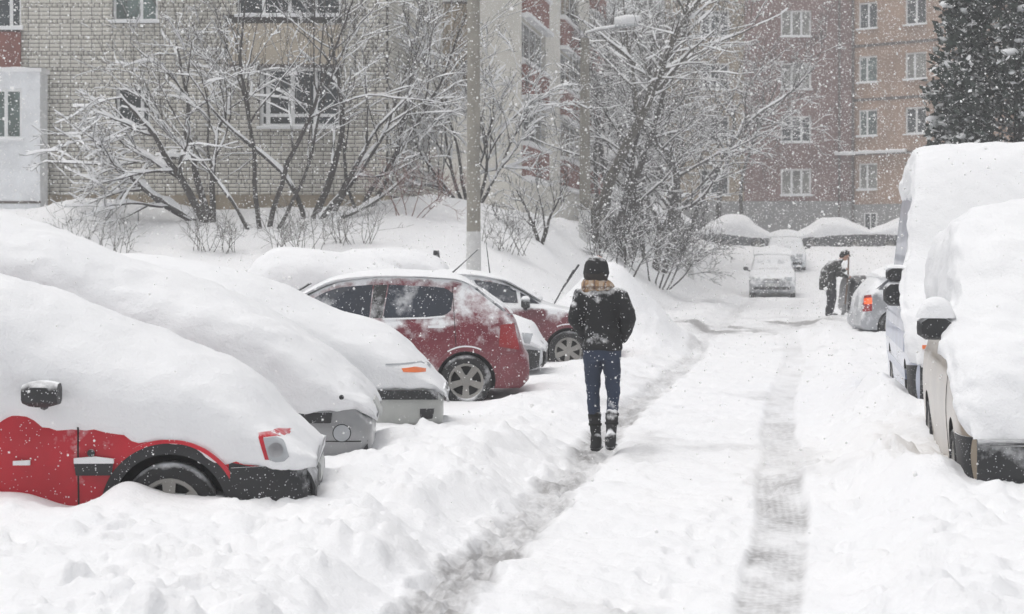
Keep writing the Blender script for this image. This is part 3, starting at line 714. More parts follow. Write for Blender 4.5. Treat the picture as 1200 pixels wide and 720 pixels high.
def solid_loft(xs, secs):
    v, f, k = loft(xs, secs); m = len(xs)
    # the half section starts on the centre line, so ring point 0 and k-1 coincide: drop the last
    v = [p for i in range(m) for p in v[i*k:(i+1)*k-1]]; k -= 1
    for i in range(m - 1):
        for q in range(k): f.append((i*k+q, i*k+(q+1) % k, (i+1)*k+(q+1) % k, (i+1)*k+q))
    f.append(tuple(range(k - 1, -1, -1))); f.append(tuple((m-1)*k + q for q in range(k)))
    return v, f
def open_loft(xs, secs):
    v, f, k = loft(xs, secs); m = len(xs)
    for i in range(m - 1):
        for q in range(k - 1): f.append((i*k+q, i*k+q+1, (i+1)*k+q+1, (i+1)*k+q))
    return v, f
def lathe(prof, n, axis_y=True):
    v = []; f = []
    for y, r in prof:
        for k in range(n): a = 2 * math.pi * k / n; v.append((r * math.cos(a), y, r * math.sin(a)))
    for i in range(len(prof) - 1):
        for k in range(n): f.append((i*n+k, i*n+(k+1) % n, (i+1)*n+(k+1) % n, (i+1)*n+k))
    return v, f
def wheel(root, x, y, z, r=.3, w=.19, spokes=5, side=1):
    """tyre with a rim and hub nested under it; side: the face that looks outwards"""
    t = MB().add(*lathe([(-w/2*side, r*.68), (-w/2*side, r*.9), (-w*.36*side, r*.99), (0, r), (w*.36*side, r*.99), (w/2*side, r*.9), (w/2*side, r*.72), (w*.42*side, r*.66), (-w*.3*side, r*.64)], 28))
    wo = t.build('wheel', M['rubber'], root, smooth=50); wo.location = (x, y, z); wo.rotation_euler = (0, random.uniform(0, 1), 0)
    b = MB(); b.add(*lathe([(w*.34*side, r*.68), (w*.45*side, r*.68), (w*.45*side, r*.60), (w*.3*side, r*.57)], 28))
    for i in range(spokes):
        a = 2 * math.pi * i / spokes; c, s = math.cos(a), math.sin(a); q = .042 * r / .3
        pts = [(.05, -q*.75), (r*.6, -q), (r*.6, q), (.05, q*.75)]
        v = [(px*c - pz*s, w*.44*side, px*s + pz*c) for px, pz in pts] + [(px*c - pz*s, w*.32*side, px*s + pz*c) for px, pz in pts]
        b.add(v, [(0, 1, 2, 3), (0, 4, 5, 1), (1, 5, 6, 2), (2, 6, 7, 3), (3, 7, 4, 0)])
    b.add(*lathe([(w*.46*side, .001), (w*.46*side, .05), (w*.4*side, .068), (w*.3*side, .07)], 14))
    b.build('rim', M['alloy'], wo, smooth=40)
    MB().add(*lathe([(w*.2*side, .001), (w*.2*side, r*.62), (w*.1*side, r*.63)], 20)).build('brake_disc', M['darkgap'], wo)
    return wo
class Car:
    def __init__(s, name, loc, heading, base, L, W, top, belt, topw, paint, wid=None, bot=.2, arches=(), ar=.34, wr=.3, snow_top=None, gnd=None):
        """heading: direction (dx,dy) the front points to; loc: world XY of the front bumper's centre"""
        s.rz = math.atan2(heading[1], heading[0]); s.root = empty(name, (loc[0], loc[1], base), s.rz); s.L, s.W = L, W
        s.top, s.belt, s.tw = curve(top), curve(belt), curve(topw)
        s.wid = curve(wid or [(0, .80), (-.06, .88), (-.18, .95), (-.45, 1), (-L + .4, 1), (-L + .12, .955), (-L + .04, .9), (-L, .84)])
        s.botf = curve([(0, bot + .08), (-.12, bot), (-L + .12, bot), (-L, bot + .1)]) if not callable(bot) else bot
        xs = np.unique(np.concatenate([np.linspace(0, -.3, 9), np.linspace(-.3, -L + .3, int(L / .07)), np.linspace(-L + .3, -L, 9)]))[::-1]
        secs = [s.section(x) for x in xs]
        v, f = solid_loft(xs, secs); me = pymesh('body', v, f)
        bm = bmesh.new(); bm.from_mesh(me); bmesh.ops.recalc_face_normals(bm, faces=bm.faces); bm.to_mesh(me); bm.free()
        s.bvh = BVHTree.FromPolygons([Vector(p) for p in v], f); s.snow_bvh = None
        me.materials.append(paint); me.materials.append(M['darkgap'])
        if arches:
            c = MB()
            for ax in arches:
                for sd in (1, -1):
                    n = 28; y0, y1 = sd * (W + .25), sd * (W - .26)
                    vv = [(ax + ar * math.cos(2*math.pi*k/n), y, wr + ar * math.sin(2*math.pi*k/n)) for y in (y0, y1) for k in range(n)]
                    c.add(vv, [(k, (k+1) % n, n+(k+1) % n, n+k) for k in range(n)] + [tuple(range(n-1, -1, -1)), tuple(range(n, 2*n))])
            cm = pymesh('cutter', c.v, c.f); cm.materials.append(paint); cm.materials.append(M['darkgap'])
            bm = bmesh.new(); bm.from_mesh(cm); bmesh.ops.recalc_face_normals(bm, faces=bm.faces); bm.to_mesh(cm); bm.free()
            for p in cm.polygons: p.material_index = 1
            co = bpy.data.objects.new('cutter', cm); bo = bpy.data.objects.new('tmp_body', me); COL.objects.link(co); COL.objects.link(bo)
            md = bo.modifiers.new('b', 'BOOLEAN'); md.object = co; md.operation = 'DIFFERENCE'; md.solver = 'EXACT'
            dg = bpy.context.evaluated_depsgraph_get(); me2 = bpy.data.meshes.new_from_object(bo.evaluated_get(dg))
            bpy.data.objects.remove(bo); bpy.data.objects.remove(co); me = me2
        me.name = 'body'; s.body = link('body', me, None, s.root, 38)
        s.wr = wr
    def section(s, x):
        W = s.W * float(s.wid(x)); zb = float(s.botf(x)); zt = float(s.top(x)); zs = min(float(s.belt(x)), zt - .03); tw = W * float(s.tw(x))
        zs = max(zs, zb + .08); h = zs - zb
        pts = [(0, zb), (W * .45, zb), (W * .86, zb + .005), (W * .95, zb + min(.05, h * .2)), (W * .985, zb + h * .35), (W, zb + h * .62), (W * .985, zb + h * .88), (W * .95, zs),
               (W * .95 + (tw - W * .95) * .5, zs + (zt - .05 - zs) * .52 if zt - zs > .1 else zs + (zt - zs) * .45), (tw, max(zs + (zt - zs) * .7, zt - .06)), (tw * .9, zt - .022), (tw * .5, zt - .005), (0, zt)]
        return cr(pts, 40)
    def face_mat(s, mat, cond):
        s.body.data.materials.append(mat); k = len(s.body.data.materials) - 1
        for p in s.body.data.polygons:
            if p.material_index == 0 and cond(p.center): p.material_index = k
    def hit_side(s, x, z, sd, bvh=None):
        o = Vector((x, sd * 3, z)); best = None
        for b in ([bvh] if bvh else [s.bvh] + ([s.snow_bvh] if s.snow_bvh else [])):
            h = b.ray_cast(o, Vector((0, -sd, 0)))
            if h[0] is not None and (best is None or h[0].y * sd > best * sd): best = h[0].y
        return best
    def hit_end(s, y, z, sd, bvh=None):
        o = Vector((sd * 9, y, z)); best = None
        for b in ([bvh] if bvh else [s.bvh] + ([s.snow_bvh] if s.snow_bvh else [])):
            h = b.ray_cast(o, Vector((-sd, 0, 0)))
            if h[0] is not None and (best is None or h[0].x * sd > best * sd): best = h[0].x
        return best
    def patch(s, name, top, bot, mat, sd=-1, off=.006, nx=14, ny=6, axis='side', over=False, parent=None, thick=.02):
        """a piece lying on the body between an upper and a lower polyline given in (x,z) for a side, (y,z) for an end"""
        def samp(pl, n):
            a = np.array(pl, float); d = np.concatenate([[0], np.cumsum(np.hypot(*np.diff(a, axis=0).T))]); u = np.linspace(0, d[-1], n)
            return np.stack([np.interp(u, d, a[:, 0]), np.interp(u, d, a[:, 1])], 1)
        T, B = samp(top, nx), samp(bot, nx); v = []; f = []; last = None
        bvh = None if over else s.bvh
        for i in range(nx):
            for j in range(ny):
                q = T[i] + (B[i] - T[i]) * j / (ny - 1)
                h = s.hit_side(q[0], q[1], sd, bvh) if axis == 'side' else s.hit_end(q[0], q[1], sd, bvh)
                if h is None: h = last if last is not None else (sd * s.W * .9 if axis == 'side' else 0)
                last = h
                v.append((q[0], h + sd * off, q[1]) if axis == 'side' else (h + sd * off, q[0], q[1]))
        N = nx * ny
        v += [(p[0], p[1] - sd * thick, p[2]) if axis == 'side' else (p[0] - sd * thick, p[1], p[2]) for p in v]
        for i in range(nx - 1):
            for j in range(ny - 1):
                a = i*ny + j; f.append((a, a+1, a+ny+1, a+ny)); f.append((N+a, N+a+ny, N+a+ny+1, N+a+1))
        loop = [i*ny for i in range(nx)] + [(nx-1)*ny + j for j in range(1, ny)] + [i*ny + ny - 1 for i in range(nx-2, -1, -1)] + [j for j in range(ny-2, 0, -1)]
        for a, b in zip(loop, loop[1:] + loop[:1]): f.append((a, b, N + b, N + a))
        me = pymesh(name, v, f); bm = bmesh.new(); bm.from_mesh(me); bmesh.ops.recalc_face_normals(bm, faces=bm.faces); bm.to_mesh(me); bm.free()
        return link(name, me, mat, parent or s.root, 40)
    def disc(s, name, x, z, r, mat, sd=-1, off=.006, over=True, n=18, parent=None):
        top = [(x - r * math.cos(math.pi * k / n), z + r * math.sin(math.pi * k / n)) for k in range(n + 1)]
        bot = [(x - r * math.cos(math.pi * k / n), z - r * math.sin(math.pi * k / n)) for k in range(n + 1)]
        return s.patch(name, top, bot, mat, sd, off, n, 5, over=over, parent=parent)
    def arch_trim(s, ax, ri, ro, mat, a0=-8, a1=188, sd=-1, off=.012, name='arch_trim', over=False):
        n = 30; an = [math.radians(a0 + (a1 - a0) * k / n) for k in range(n + 1)]
        v = []; f = []; N = n + 1; last = sd * s.W
        for a in an:
            for r in (ri, ro):
                x, z = ax + r * math.cos(a), s.wr + r * math.sin(a); h = s.hit_side(x, z, sd, None if over else s.bvh)
                if h is None or abs(h) < s.W * .8: h = last
                last = h; v.append((x, h + sd * off, z))
        v += [(p[0], p[1] - sd * .06, p[2]) for p in v]
        for k in range(n):
            a = 2*k; f += [(a, a+1, a+3, a+2), (a+2*N, a+2+2*N, a+3+2*N, a+1+2*N), (a, a+2, a+2+2*N, a+2*N), (a+1, a+1+2*N, a+3+2*N, a+3)]
        me = pymesh(name, v, f); bm = bmesh.new(); bm.from_mesh(me); bmesh.ops.recalc_face_normals(bm, faces=bm.faces); bm.to_mesh(me); bm.free()
        return link(name, me, mat, s.root, 40)
    def snow(s, top, low, shoulder, widk=None, inset=.92, seed=0, rough=.012, lump=.02, name='snow_cover', low_far=None, edge=.045, xr=None, mat='snow', dome=(.16, .48, .80, .95)):
        """the snow lying on the vehicle: centre line, shoulder and lower edge along x"""
        T, Lw, S = curve(top), curve(low), curve(shoulder); Wk = curve(widk or [(0, 1), (-s.L, 1)])
        x0, x1 = xr or (max(k for k, _ in top), min(k for k, _ in top))
        xs = np.unique(np.concatenate([np.linspace(x0, x0 - .3, 14), np.linspace(x0 - .3, x1 + .25, int((x0 - x1) / .05)), np.linspace(x1 + .25, x1, 10)]))[::-1]
        g = np.random.default_rng(seed); secs = []
        for x in xs:
            W = s.W * float(s.wid(min(x, 0))) * float(Wk(x)); zt = float(T(x))
            lo = float(Lw(x)) + edge * float(fbm(np.array([x * 5.5 + seed]), np.array([seed * 1.7]), 4, seed))
            lo = min(lo, zt - .03); sh = min(max(float(S(x)), lo + .3 * (zt - lo)), lo + .9 * (zt - lo)); d = zt - sh; e = .05
            pts = [(W - .06, lo - .015), (W + .008, lo + .012), (W + e * .7, lo + (sh - lo) * .25 + .01), (W + e, lo + (sh - lo) * .6), (W * .985 + e * .6, lo + (sh - lo) * .88), (W * inset, sh + d * dome[0]), (W * inset * .82, sh + d * dome[1]), (W * .55, sh + d * dome[2]), (W * .28, sh + d * dome[3]), (0, zt)]
            secs.append(cr(pts, 46))
        v, f = open_loft(xs, secs); v = np.array(v); k = len(v) // len(xs); m = len(xs)
        # lumps and wind ripples, none at the lower edge
        ww = np.minimum(np.arange(k), np.arange(k)[::-1]); wt = np.clip(ww / 5., 0, 1); wt = np.tile(wt, m)
        n = lump * fbm(v[:, 0] * 1.6 + seed, v[:, 2] * 1.6 + v[:, 1], 3, seed + 1) + rough * fbm(v[:, 0] * 7 + seed, v[:, 2] * 7 + 5 * v[:, 1], 3, seed + 2)
        grid = v.reshape(m, k, 3); du = np.gradient(grid, axis=0); dv = np.gradient(grid, axis=1); nn = np.cross(dv, du).reshape(-1, 3)
        nn /= np.linalg.norm(nn, axis=1)[:, None] + 1e-9
        cx = np.stack([np.zeros(len(v)), v[:, 1], v[:, 2] - .4], 1); sg = np.sign((nn * cx).sum(1)); nn *= sg[:, None]
        v = v + nn * (n * wt)[:, None]
        f.append(tuple(range(k - 1, -1, -1))); f.append(tuple((m - 1) * k + q for q in range(k)))
        me = pymesh(name, v, f); bm = bmesh.new(); bm.from_mesh(me); bmesh.ops.recalc_face_normals(bm, faces=bm.faces); bm.to_mesh(me); bm.free()
        s.snow_bvh = BVHTree.FromPolygons([Vector(p) for p in v], f)
        return link(name, me, M[mat], s.root, 180)
    def mirror(s, x, y, z, w=.2, h=.14, sd=-1, mat='black', snow=.05, d=.13, stalk=True):
        """door mirror: shell, stalk and snow on it"""
        b = MB(); n = 12
        for i in range(6):
            a = i / 5; k = (.7, .92, 1, 1, .94, .8)[i]
            for q in range(n):
                t = 2 * math.pi * q / n; c, q_ = math.cos(t), math.sin(t); p = 4
                r = (abs(c) ** p + abs(q_) ** p) ** (-1 / p)
                b.v.append((x + d * (a - .5), y + w / 2 * r * c * k, z + h / 2 * r * q_ * k))
        for i in range(5):
            for q in range(n): b.f.append((i*n+q, i*n+(q+1) % n, (i+1)*n+(q+1) % n, (i+1)*n+q))
        b.f += [tuple(range(n - 1, -1, -1)), tuple(range(5*n, 6*n))]
        mo = b.build('mirror', M[mat], s.root, 50)
        if stalk: MB().tube([(x, y - sd * w * .35, z - h * .42), (x - .01, y - sd * (w * .5 + .06), z - h * .6), (x - .01, y - sd * (w * .5 + .14), z - h * .62)], [.028, .034, .04], 8).build('mirror_arm', M[mat], mo, smooth=60)
        if snow:
            c = MB(); N = 9
            for i in range(N):
                a = i / (N - 1); 
                for q in range(7):
                    t = math.pi * q / 6; c.v.append((x + (d * .5 + .004) * math.cos(t), y + w * .51 * (2 * a - 1), z + h * .40 + (snow * (1 - (2 * a - 1) ** 2) ** .5 + h * .11) * math.sin(t)))
            for i in range(N - 1):
                for q in range(6): c.f.append((i*7+q, i*7+q+1, i*7+8+q, i*7+7+q))
            c.f += [tuple(range(6, -1, -1)), tuple((N-1)*7+q for q in range(7))]
            c.build('mirror_snow', M['snow'], mo, 80)
        return mo
GL = 'cars parked nose to the road on the left'
def paint(name, col, **k):
    a = dict(rough=.3, amount=.40, flecks=.4, up=.45, coat=.5); a.update(k); return dusted(name, col, **a)

# --- nearest: small red van buried in snow
P_ = paint('red_paint', (.50, .008, .022), amount=.41, flecks=.5, up=.3, fscale=45, coat=.1, rough=.5)
A = Car('parked_van', (-1.27, 12.15), (1, .06), -.15, 4.1, .83,
        [(0, .5), (-.08, .62), (-.2, .72), (-.35, .82), (-.9, .96), (-1.15, 1.05), (-1.9, 1.55), (-2.3, 1.70), (-3.9, 1.72), (-4.05, 1.45), (-4.1, .9)],
        [(0, .46), (-.3, .7), (-.9, .85), (-1.4, .95), (-4.1, .95)], [(0, .8), (-.9, .82), (-1.9, .74), (-2.3, .72), (-4.1, .72)], P_, arches=(-.84, -3.35), ar=.36, wr=.29, wid=[(0, .88), (-.03, .94), (-.10, .98), (-.25, 1), (-3.7, 1), (-4.1, .84)])
A.snow([(.035, .60), (-.01, .66), (-.08, .74), (-.2, .86), (-.34, 1.03), (-.5, 1.15), (-.78, 1.27), (-1.11, 1.39), (-1.44, 1.54), (-1.77, 1.65), (-2.1, 1.73), (-2.5, 1.84), (-2.9, 1.92), (-3.8, 1.94), (-4.1, 1.75), (-4.16, 1.3)],
       [(.035, .56), (-.3, .555), (-.58, .54), (-.66, .58), (-.74, .66), (-.9, .685), (-1.04, .70), (-1.12, .74), (-1.55, .77), (-1.62, .80), (-1.66, .88), (-1.78, .86), (-1.9, .79), (-2.4, .8), (-4.16, .8)],
       [(.035, .59), (-.2, .76), (-.57, .97), (-.84, 1.06), (-1.5, 1.22), (-1.6, 1.29), (-1.9, 1.48), (-2.4, 1.66), (-2.9, 1.75), (-4.16, 1.4)], seed=1, lump=.035, rough=.022)
for sd in (-1, 1):
    wheel(A.root, -.84, sd * .74, .29, .29, .18, 6, sd); wheel(A.root, -3.35, sd * .74, .29, .29, .18, 6, sd)
A.face_mat(M['black'], lambda c: c.x > -.52 and c.z < .56)
A.arch_trim(-.84, .345, .41, M['black'], 0, 178); A.arch_trim(-.84, .41, .435, P_, 25, 120, off=.02, name='arch_lip', over=True)
A.patch('front_bumper', [(-.47, .55), (-.25, .56), (-.015, .555)], [(-.5, .23), (-.25, .22), (-.015, .25)], M['black'], off=.03, nx=16, over=False)
A.patch('front_bumper', [(-.72, .54), (0, .545), (.72, .54)], [(-.72, .25), (0, .24), (.72, .25)], M['black'], sd=1, off=.03, axis='end', nx=20)
A.patch('number_plate', [(-.26, .52), (.26, .52)], [(-.26, .40), (.26, .40)], M['plate'], sd=1, off=.045, axis='end')
A.patch('headlamp_surround', [(-.305, .765), (-.2, .772), (-.12, .755)], [(-.30, .735), (-.2, .742), (-.135, .73)], P_, off=.003, over=True, thick=.012)
A.patch('headlamp_surround', [(-.305, .74), (-.275, .74)], [(-.265, .60), (-.24, .60)], P_, off=.003, over=True, thick=.012)
A.patch('headlamp', [(-.275, .73), (-.2, .738), (-.16, .72), (-.145, .70)], [(-.24, .60), (-.2, .585), (-.15, .59), (-.12, .62)], M['lamp'], off=.008, over=True)
A.disc('lamp_reflector', -.20, .66, .045, M['steel'], off=.012)
A.patch('door_seam', [(-1.385, .80), (-1.375, .80)], [(-1.385, .28), (-1.375, .28)], M['darkgap'], off=.003, nx=2, ny=14, over=True)
A.patch('side_moulding', [(-1.40, .585), (-1.17, .585)], [(-1.39, .51), (-1.18, .51)], M['black'], off=.03)
A.patch('moulding_snow', [(-1.40, .615), (-1.28, .625), (-1.165, .61)], [(-1.40, .583), (-1.165, .583)], M['snow'], off=.036)
A.disc('fuel_lock', -1.30, .645, .022, M['black'], off=.03)
A.patch('door_handle', [(-1.76, .60), (-1.66, .605)], [(-1.76, .575), (-1.66, .575)], M['snow'], off=.03)
A.mirror(-1.57, -.97, 1.01, .22, .155, -1, snow=.0, d=.21)
tag(A.root, 'small red van deep in snow with black door mirror and bumper, nearest on the left', 'van', GL)

# --- silver van behind it
P_ = paint('silver_paint', (.33, .335, .34), amount=.42, flecks=.35, metal=.3, up=.3)
B = Car('parked_van', (-1.09, 14.85), (1, .05), -.15, 4.3, .88,
        [(0, .6), (-.06, .72), (-.2, .85), (-.4, .98), (-1.0, 1.12), (-1.3, 1.22), (-2.1, 1.66), (-2.5, 1.80), (-4.1, 1.84), (-4.25, 1.5), (-4.3, .9)],
        [(0, .56), (-.3, .8), (-1, 1.0), (-4.3, 1.05)], [(0, .8), (-1, .78), (-1.6, .68), (-2.1, .66), (-4.3, .68)], P_, arches=(-.85, -3.5), ar=.37, wr=.3, wid=[(0, .88), (-.03, .94), (-.10, .98), (-.25, 1), (-3.9, 1), (-4.3, .84)])
B.snow([(.04, .62), (-.0, .72), (-.05, .80), (-.12, .90), (-.24, 1.0), (-.36, 1.10), (-.76, 1.36), (-1.3, 1.59), (-1.97, 1.84), (-2.44, 2.03), (-2.98, 2.17), (-3.5, 2.2), (-4.2, 2.1), (-4.38, 1.5)],
       [(.04, .60), (-.1, .68), (-.3, .655), (-.5, .66), (-.8, .7), (-1.3, .6), (-4.38, .7)],
       [(.04, .7), (-.15, .80), (-.31, .9), (-.47, 1.04), (-.66, 1.20), (-1.16, 1.36), (-1.7, 1.45), (-2.0, 1.53), (-2.2, 1.62), (-2.75, 1.78), (-4.38, 1.4)], seed=2, lump=.04, rough=.025)
for sd in (-1, 1): wheel(B.root, -.85, sd * .78, .3, .3, .19, 6, sd); wheel(B.root, -3.5, sd * .78, .3, .3, .19, 6, sd)
B.patch('grille_slot', [(-.60, .655), (-.29, .655)], [(-.60, .575), (-.30, .575)], M['black'], off=.018)
fo = B.disc('fog_lamp', -.22, .50, .062, M['lamp'], off=.012, over=False); B.disc('fog_lamp_ring', -.22, .50, .069, M['black'], off=.006, over=False)
B.patch('bumper_lip', [(-.55, .27), (-.3, .285), (-.1, .33), (-.03, .42)], [(-.55, .19), (-.3, .2), (-.08, .25), (-.02, .34)], M['black'], off=.02)
B.patch('bumper_lip', [(-.7, .33), (0, .31), (.7, .33)], [(-.7, .24), (0, .22), (.7, .24)], M['black'], sd=1, off=.02, axis='end')
B.patch('number_plate', [(-.26, .70), (.26, .70)], [(-.26, .57), (.26, .57)], M['plate'], sd=1, off=.06, axis='end')
B.patch('bumper_seam', [(-.75, .445), (-.03, .44)], [(-.75, .437), (-.03, .432)], M['darkgap'], off=.003, ny=2)
B.patch('bumper_seam', [(-.50, .57), (-.49, .57)], [(-.50, .24), (-.49, .24)], M['darkgap'], off=.003, nx=2, ny=8)
B.disc('washer_jet', -.22, .77, .018, M['black'], off=.006)
tag(B.root, 'silver van under a thick snow slope, round fog lamp showing, behind the red van', 'van', GL)

# --- white car, third in the row
P_ = paint('pale_paint', (.42, .43, .41), amount=.42, up=.3)
C3 = Car('parked_car', (-.635, 17.35), (1, .03), -.15, 4.0, .82,
         [(0, .6), (-.08, .72), (-.25, .84), (-.9, .98), (-1.1, 1.04), (-1.8, 1.4), (-2.2, 1.46), (-3.4, 1.42), (-3.9, 1.0), (-4.0, .7)],
         [(0, .55), (-.3, .75), (-1, .9), (-4, .95)], [(0, .8), (-1, .82), (-1.9, .74), (-4, .72)], P_, arches=(-.78, -3.2), ar=.34, wr=.29, wid=[(0, .88), (-.03, .94), (-.10, .98), (-.25, 1), (-3.6, 1), (-4.0, .84)])
C3.snow([(.05, .55), (.0, .65), (-.06, .74), (-.21, .92), (-.48, 1.14), (-.96, 1.31), (-1.51, 1.57), (-2.06, 1.72), (-2.85, 1.83), (-3.3, 1.84), (-3.8, 1.6), (-4.05, 1.0)],
        [(.05, .5), (-.1, .625), (-.5, .625), (-4.05, .62)], [(.05, .6), (-.2, .80), (-.5, .97), (-1, 1.12), (-1.6, 1.35), (-2.2, 1.5), (-4.05, .9)], seed=3, lump=.03)
for sd in (-1, 1): wheel(C3.root, -.78, sd * .72, .29, .29, .18, 6, sd); wheel(C3.root, -3.2, sd * .72, .29, .29, .18, 6, sd)
C3.patch('bumper_strip', [(-.6, .635), (-.2, .635), (-.04, .625)], [(-.6, .55), (-.2, .55), (-.04, .545)], M['black'], off=.045)
C3.patch('bumper_strip', [(-.7, .625), (0, .635), (.7, .625)], [(-.7, .545), (0, .55), (.7, .545)], M['black'], sd=1, off=.045, axis='end')
C3.patch('front_bumper', [(-.6, .55), (-.2, .55), (-.04, .545)], [(-.6, .33), (-.2, .34), (-.07, .36)], P_, off=.03)
C3.patch('indicator', [(-.36, .825), (-.24, .835), (-.15, .81)], [(-.345, .795), (-.24, .79), (-.15, .785)], M['orange'], off=.008, over=True)
C3.patch('headlamp_rim', [(-.50, .865), (-.2, .875), (-.11, .83)], [(-.50, .853), (-.2, .862), (-.115, .82)], M['lamp'], off=.006, over=True)
C3.patch('fog_lamp', [(-.2, .47), (-.07, .47)], [(-.2, .37), (-.09, .38)], M['black'], off=.038)
tag(C3.root, 'snow covered pale car with orange indicator, between the silver van and the red hatchback', 'car', GL)

# --- red hatchback, rear to the road
P_ = paint('dark_red_paint', (.17, .014, .027), amount=.41, flecks=.6, up=.5, scale=4)
D = Car('parked_hatchback', (-4.03, 22.4), (-1, -.05), -.10, 4.2, .85,
        [(0, .6), (-.1, .75), (-.9, .98), (-1.15, 1.05), (-1.54, 1.26), (-1.83, 1.41), (-2.07, 1.48), (-2.56, 1.525), (-3.25, 1.50), (-3.55, 1.43), (-3.76, 1.29), (-4.03, 1.06), (-4.1, .86), (-4.14, .70), (-4.2, .62), (-4.2001, .45)],
        [(0, .55), (-.5, .8), (-1, .94), (-3.5, 1.01), (-3.9, 1.0), (-4.2, .5)], [(0, .8), (-1.1, .82), (-1.9, .76), (-3.4, .75), (-3.9, .82), (-4.2, .8)], P_,
        wid=[(0, .8), (-.1, .9), (-.45, 1), (-3.6, 1), (-4.0, .97), (-4.12, .95), (-4.17, .93), (-4.2, .88)], arches=(-.85, -3.46), ar=.345, wr=.30)
D.patch('door_window', [(-1.66, 1.24), (-1.83, 1.33), (-2.0, 1.385), (-2.38, 1.415)], [(-1.50, 1.035), (-1.9, 1.03), (-2.34, 1.03)], M['glass'], sd=1, off=.004)
D.patch('door_pillar', [(-2.395, 1.41), (-2.55, 1.415)], [(-2.35, 1.03), (-2.49, 1.03)], M['black'], sd=1, off=.004, nx=5)
D.patch('rear_window', [(-2.565, 1.415), (-3.1, 1.39), (-3.24, 1.37), (-3.315, 1.31)], [(-2.50, 1.03), (-3.0, 1.04), (-3.22, 1.06), (-3.29, 1.12)], M['glass'], sd=1, off=.004)
D.patch('window_trim', [(-2.50, 1.03), (-3.0, 1.04), (-3.22, 1.06)], [(-2.50, 1.01), (-3.0, 1.02), (-3.22, 1.04)], M['snow'], sd=1, off=.012, ny=3)
D.patch('tail_lamp', [(-3.86, .95), (-4.03, .97)], [(-3.84, .70), (-4.08, .66)], M['red_lamp'], sd=1, off=.008)
D.patch('door_seam', [(-3.30, 1.40), (-3.308, 1.40)], [(-3.34, .70), (-3.348, .70)], M['darkgap'], sd=1, off=.002, nx=2, ny=12)
D.patch('door_seam', [(-2.44, 1.0), (-2.448, 1.0)], [(-2.44, .3), (-2.448, .3)], M['darkgap'], sd=1, off=.002, nx=2, ny=12)
D.patch('door_handle', [(-3.02, .945), (-3.2, .945)], [(-3.02, .915), (-3.2, .915)], M['snow'], sd=1, off=.03)
D.patch('rear_bumper', [(-3.86, .60), (-4.05, .64), (-4.17, .62)], [(-3.82, .24), (-4.05, .24), (-4.15, .30)], P_, sd=1, off=.012)
D.patch('quarter_window', [(-3.56, 1.37), (-3.60, 1.37)], [(-3.95, 1.06), (-4.0, 1.06)], M['glass'], sd=1, off=.004)
for sd in (-1, 1): wheel(D.root, -.85, sd * .74, .30, .30, .2, 5, sd); wheel(D.root, -3.46, sd * .745, .30, .30, .2, 5, sd)
D.arch_trim(-3.46, .355, .395, P_, 5, 170, sd=1, off=.02); D.arch_trim(-3.46, .395, .412, M['snow'], 58, 116, sd=1, off=.02, name='arch_snow')
D.snow([(-1.50, 1.30), (-1.62, 1.37), (-1.9, 1.50), (-2.2, 1.565), (-2.6, 1.595), (-3.2, 1.57), (-3.45, 1.51), (-3.6, 1.40)], [(-1.5, 1.26), (-2.0, 1.46), (-2.6, 1.505), (-3.3, 1.48), (-3.6, 1.37)], [(-1.5, 1.28), (-2, 1.49), (-2.6, 1.54), (-3.6, 1.39)],
       widk=[(-1.5, .76), (-2, .745), (-3.6, .73)], seed=4, lump=.008, rough=.004, edge=.008, name='roof_snow')
D.patch('rear_screen_snow', [(-.58, 1.34), (0, 1.36), (.58, 1.34)], [(-.66, 1.08), (0, 1.08), (.66, 1.08)], M['snow'], sd=-1, off=.02, axis='end')
D.patch('bonnet_snow', [(-1.0, 1.15), (-.3, 1.1)], [(-1.0, .8), (-.3, .7)], M['snow'], sd=1, off=.02, over=False)
MB().tube([(-3.30, .0, 1.53), (-3.62, .0, 1.82)], [.012, .006], 6).build('antenna', M['black'], D.root)
for yy in (.25, -.25): MB().tube([(-1.05, yy, 1.05), (-1.32, yy + .05, 1.24), (-1.62, yy + .1, 1.42)], .012, 5).build('wiper', M['black'], D.root)
D.mirror(-1.58, .95, 1.06, .18, .13, 1, snow=.03)
tag(D.root, 'dark red hatchback with tinted side windows and alloy wheel, thin snow on its roof', 'car', 'cars parked tail to the road on the left')

# --- white car between the red hatchback and the dark red saloon
P_ = paint('white_paint', (.6, .61, .62), amount=.5, up=.3)
G = Car('parked_car', (.44, 25.85), (1, -.04), -.10, 4.25, .83,
        [(0, .55), (-.08, .66), (-.3, .78), (-1.0, .95), (-1.3, 1.05), (-2.1, 1.45), (-2.6, 1.5), (-3.6, 1.48), (-4.15, 1.15), (-4.25, .7)],
        [(0, .5), (-.3, .72), (-1, .9), (-4.25, .95)], [(0, .8), (-1, .82), (-2, .75), (-4.25, .74)], P_, arches=(-.8, -3.35), ar=.34, wr=.29, wid=[(0, .88), (-.03, .94), (-.10, .98), (-.25, 1), (-3.8, 1), (-4.25, .84)])
G.snow([(.04, .50), (-.02, .60), (-.16, .83), (-.46, .97), (-.9, 1.1), (-1.4, 1.3), (-2.1, 1.62), (-2.8, 1.77), (-3.3, 1.86), (-3.65, 1.87), (-3.9, 1.76), (-4.1, 1.5), (-4.28, 1.1)],
       [(.04, .46), (-.2, .54), (-.6, .58), (-4.28, .6)], [(.04, .52), (-.2, .68), (-.5, .82), (-1, .95), (-2.1, 1.35), (-3.5, 1.55), (-4.28, .9)], seed=5, lump=.04)
for sd in (-1, 1): wheel(G.root, -.8, sd * .73, .29, .29, .18, 6, sd); wheel(G.root, -3.35, sd * .73, .29, .29, .18, 6, sd)
G.patch('front_bumper', [(-.55, .50), (-.2, .50), (-.03, .48)], [(-.55, .22), (-.2, .21), (-.05, .26)], M['black'], off=.04)
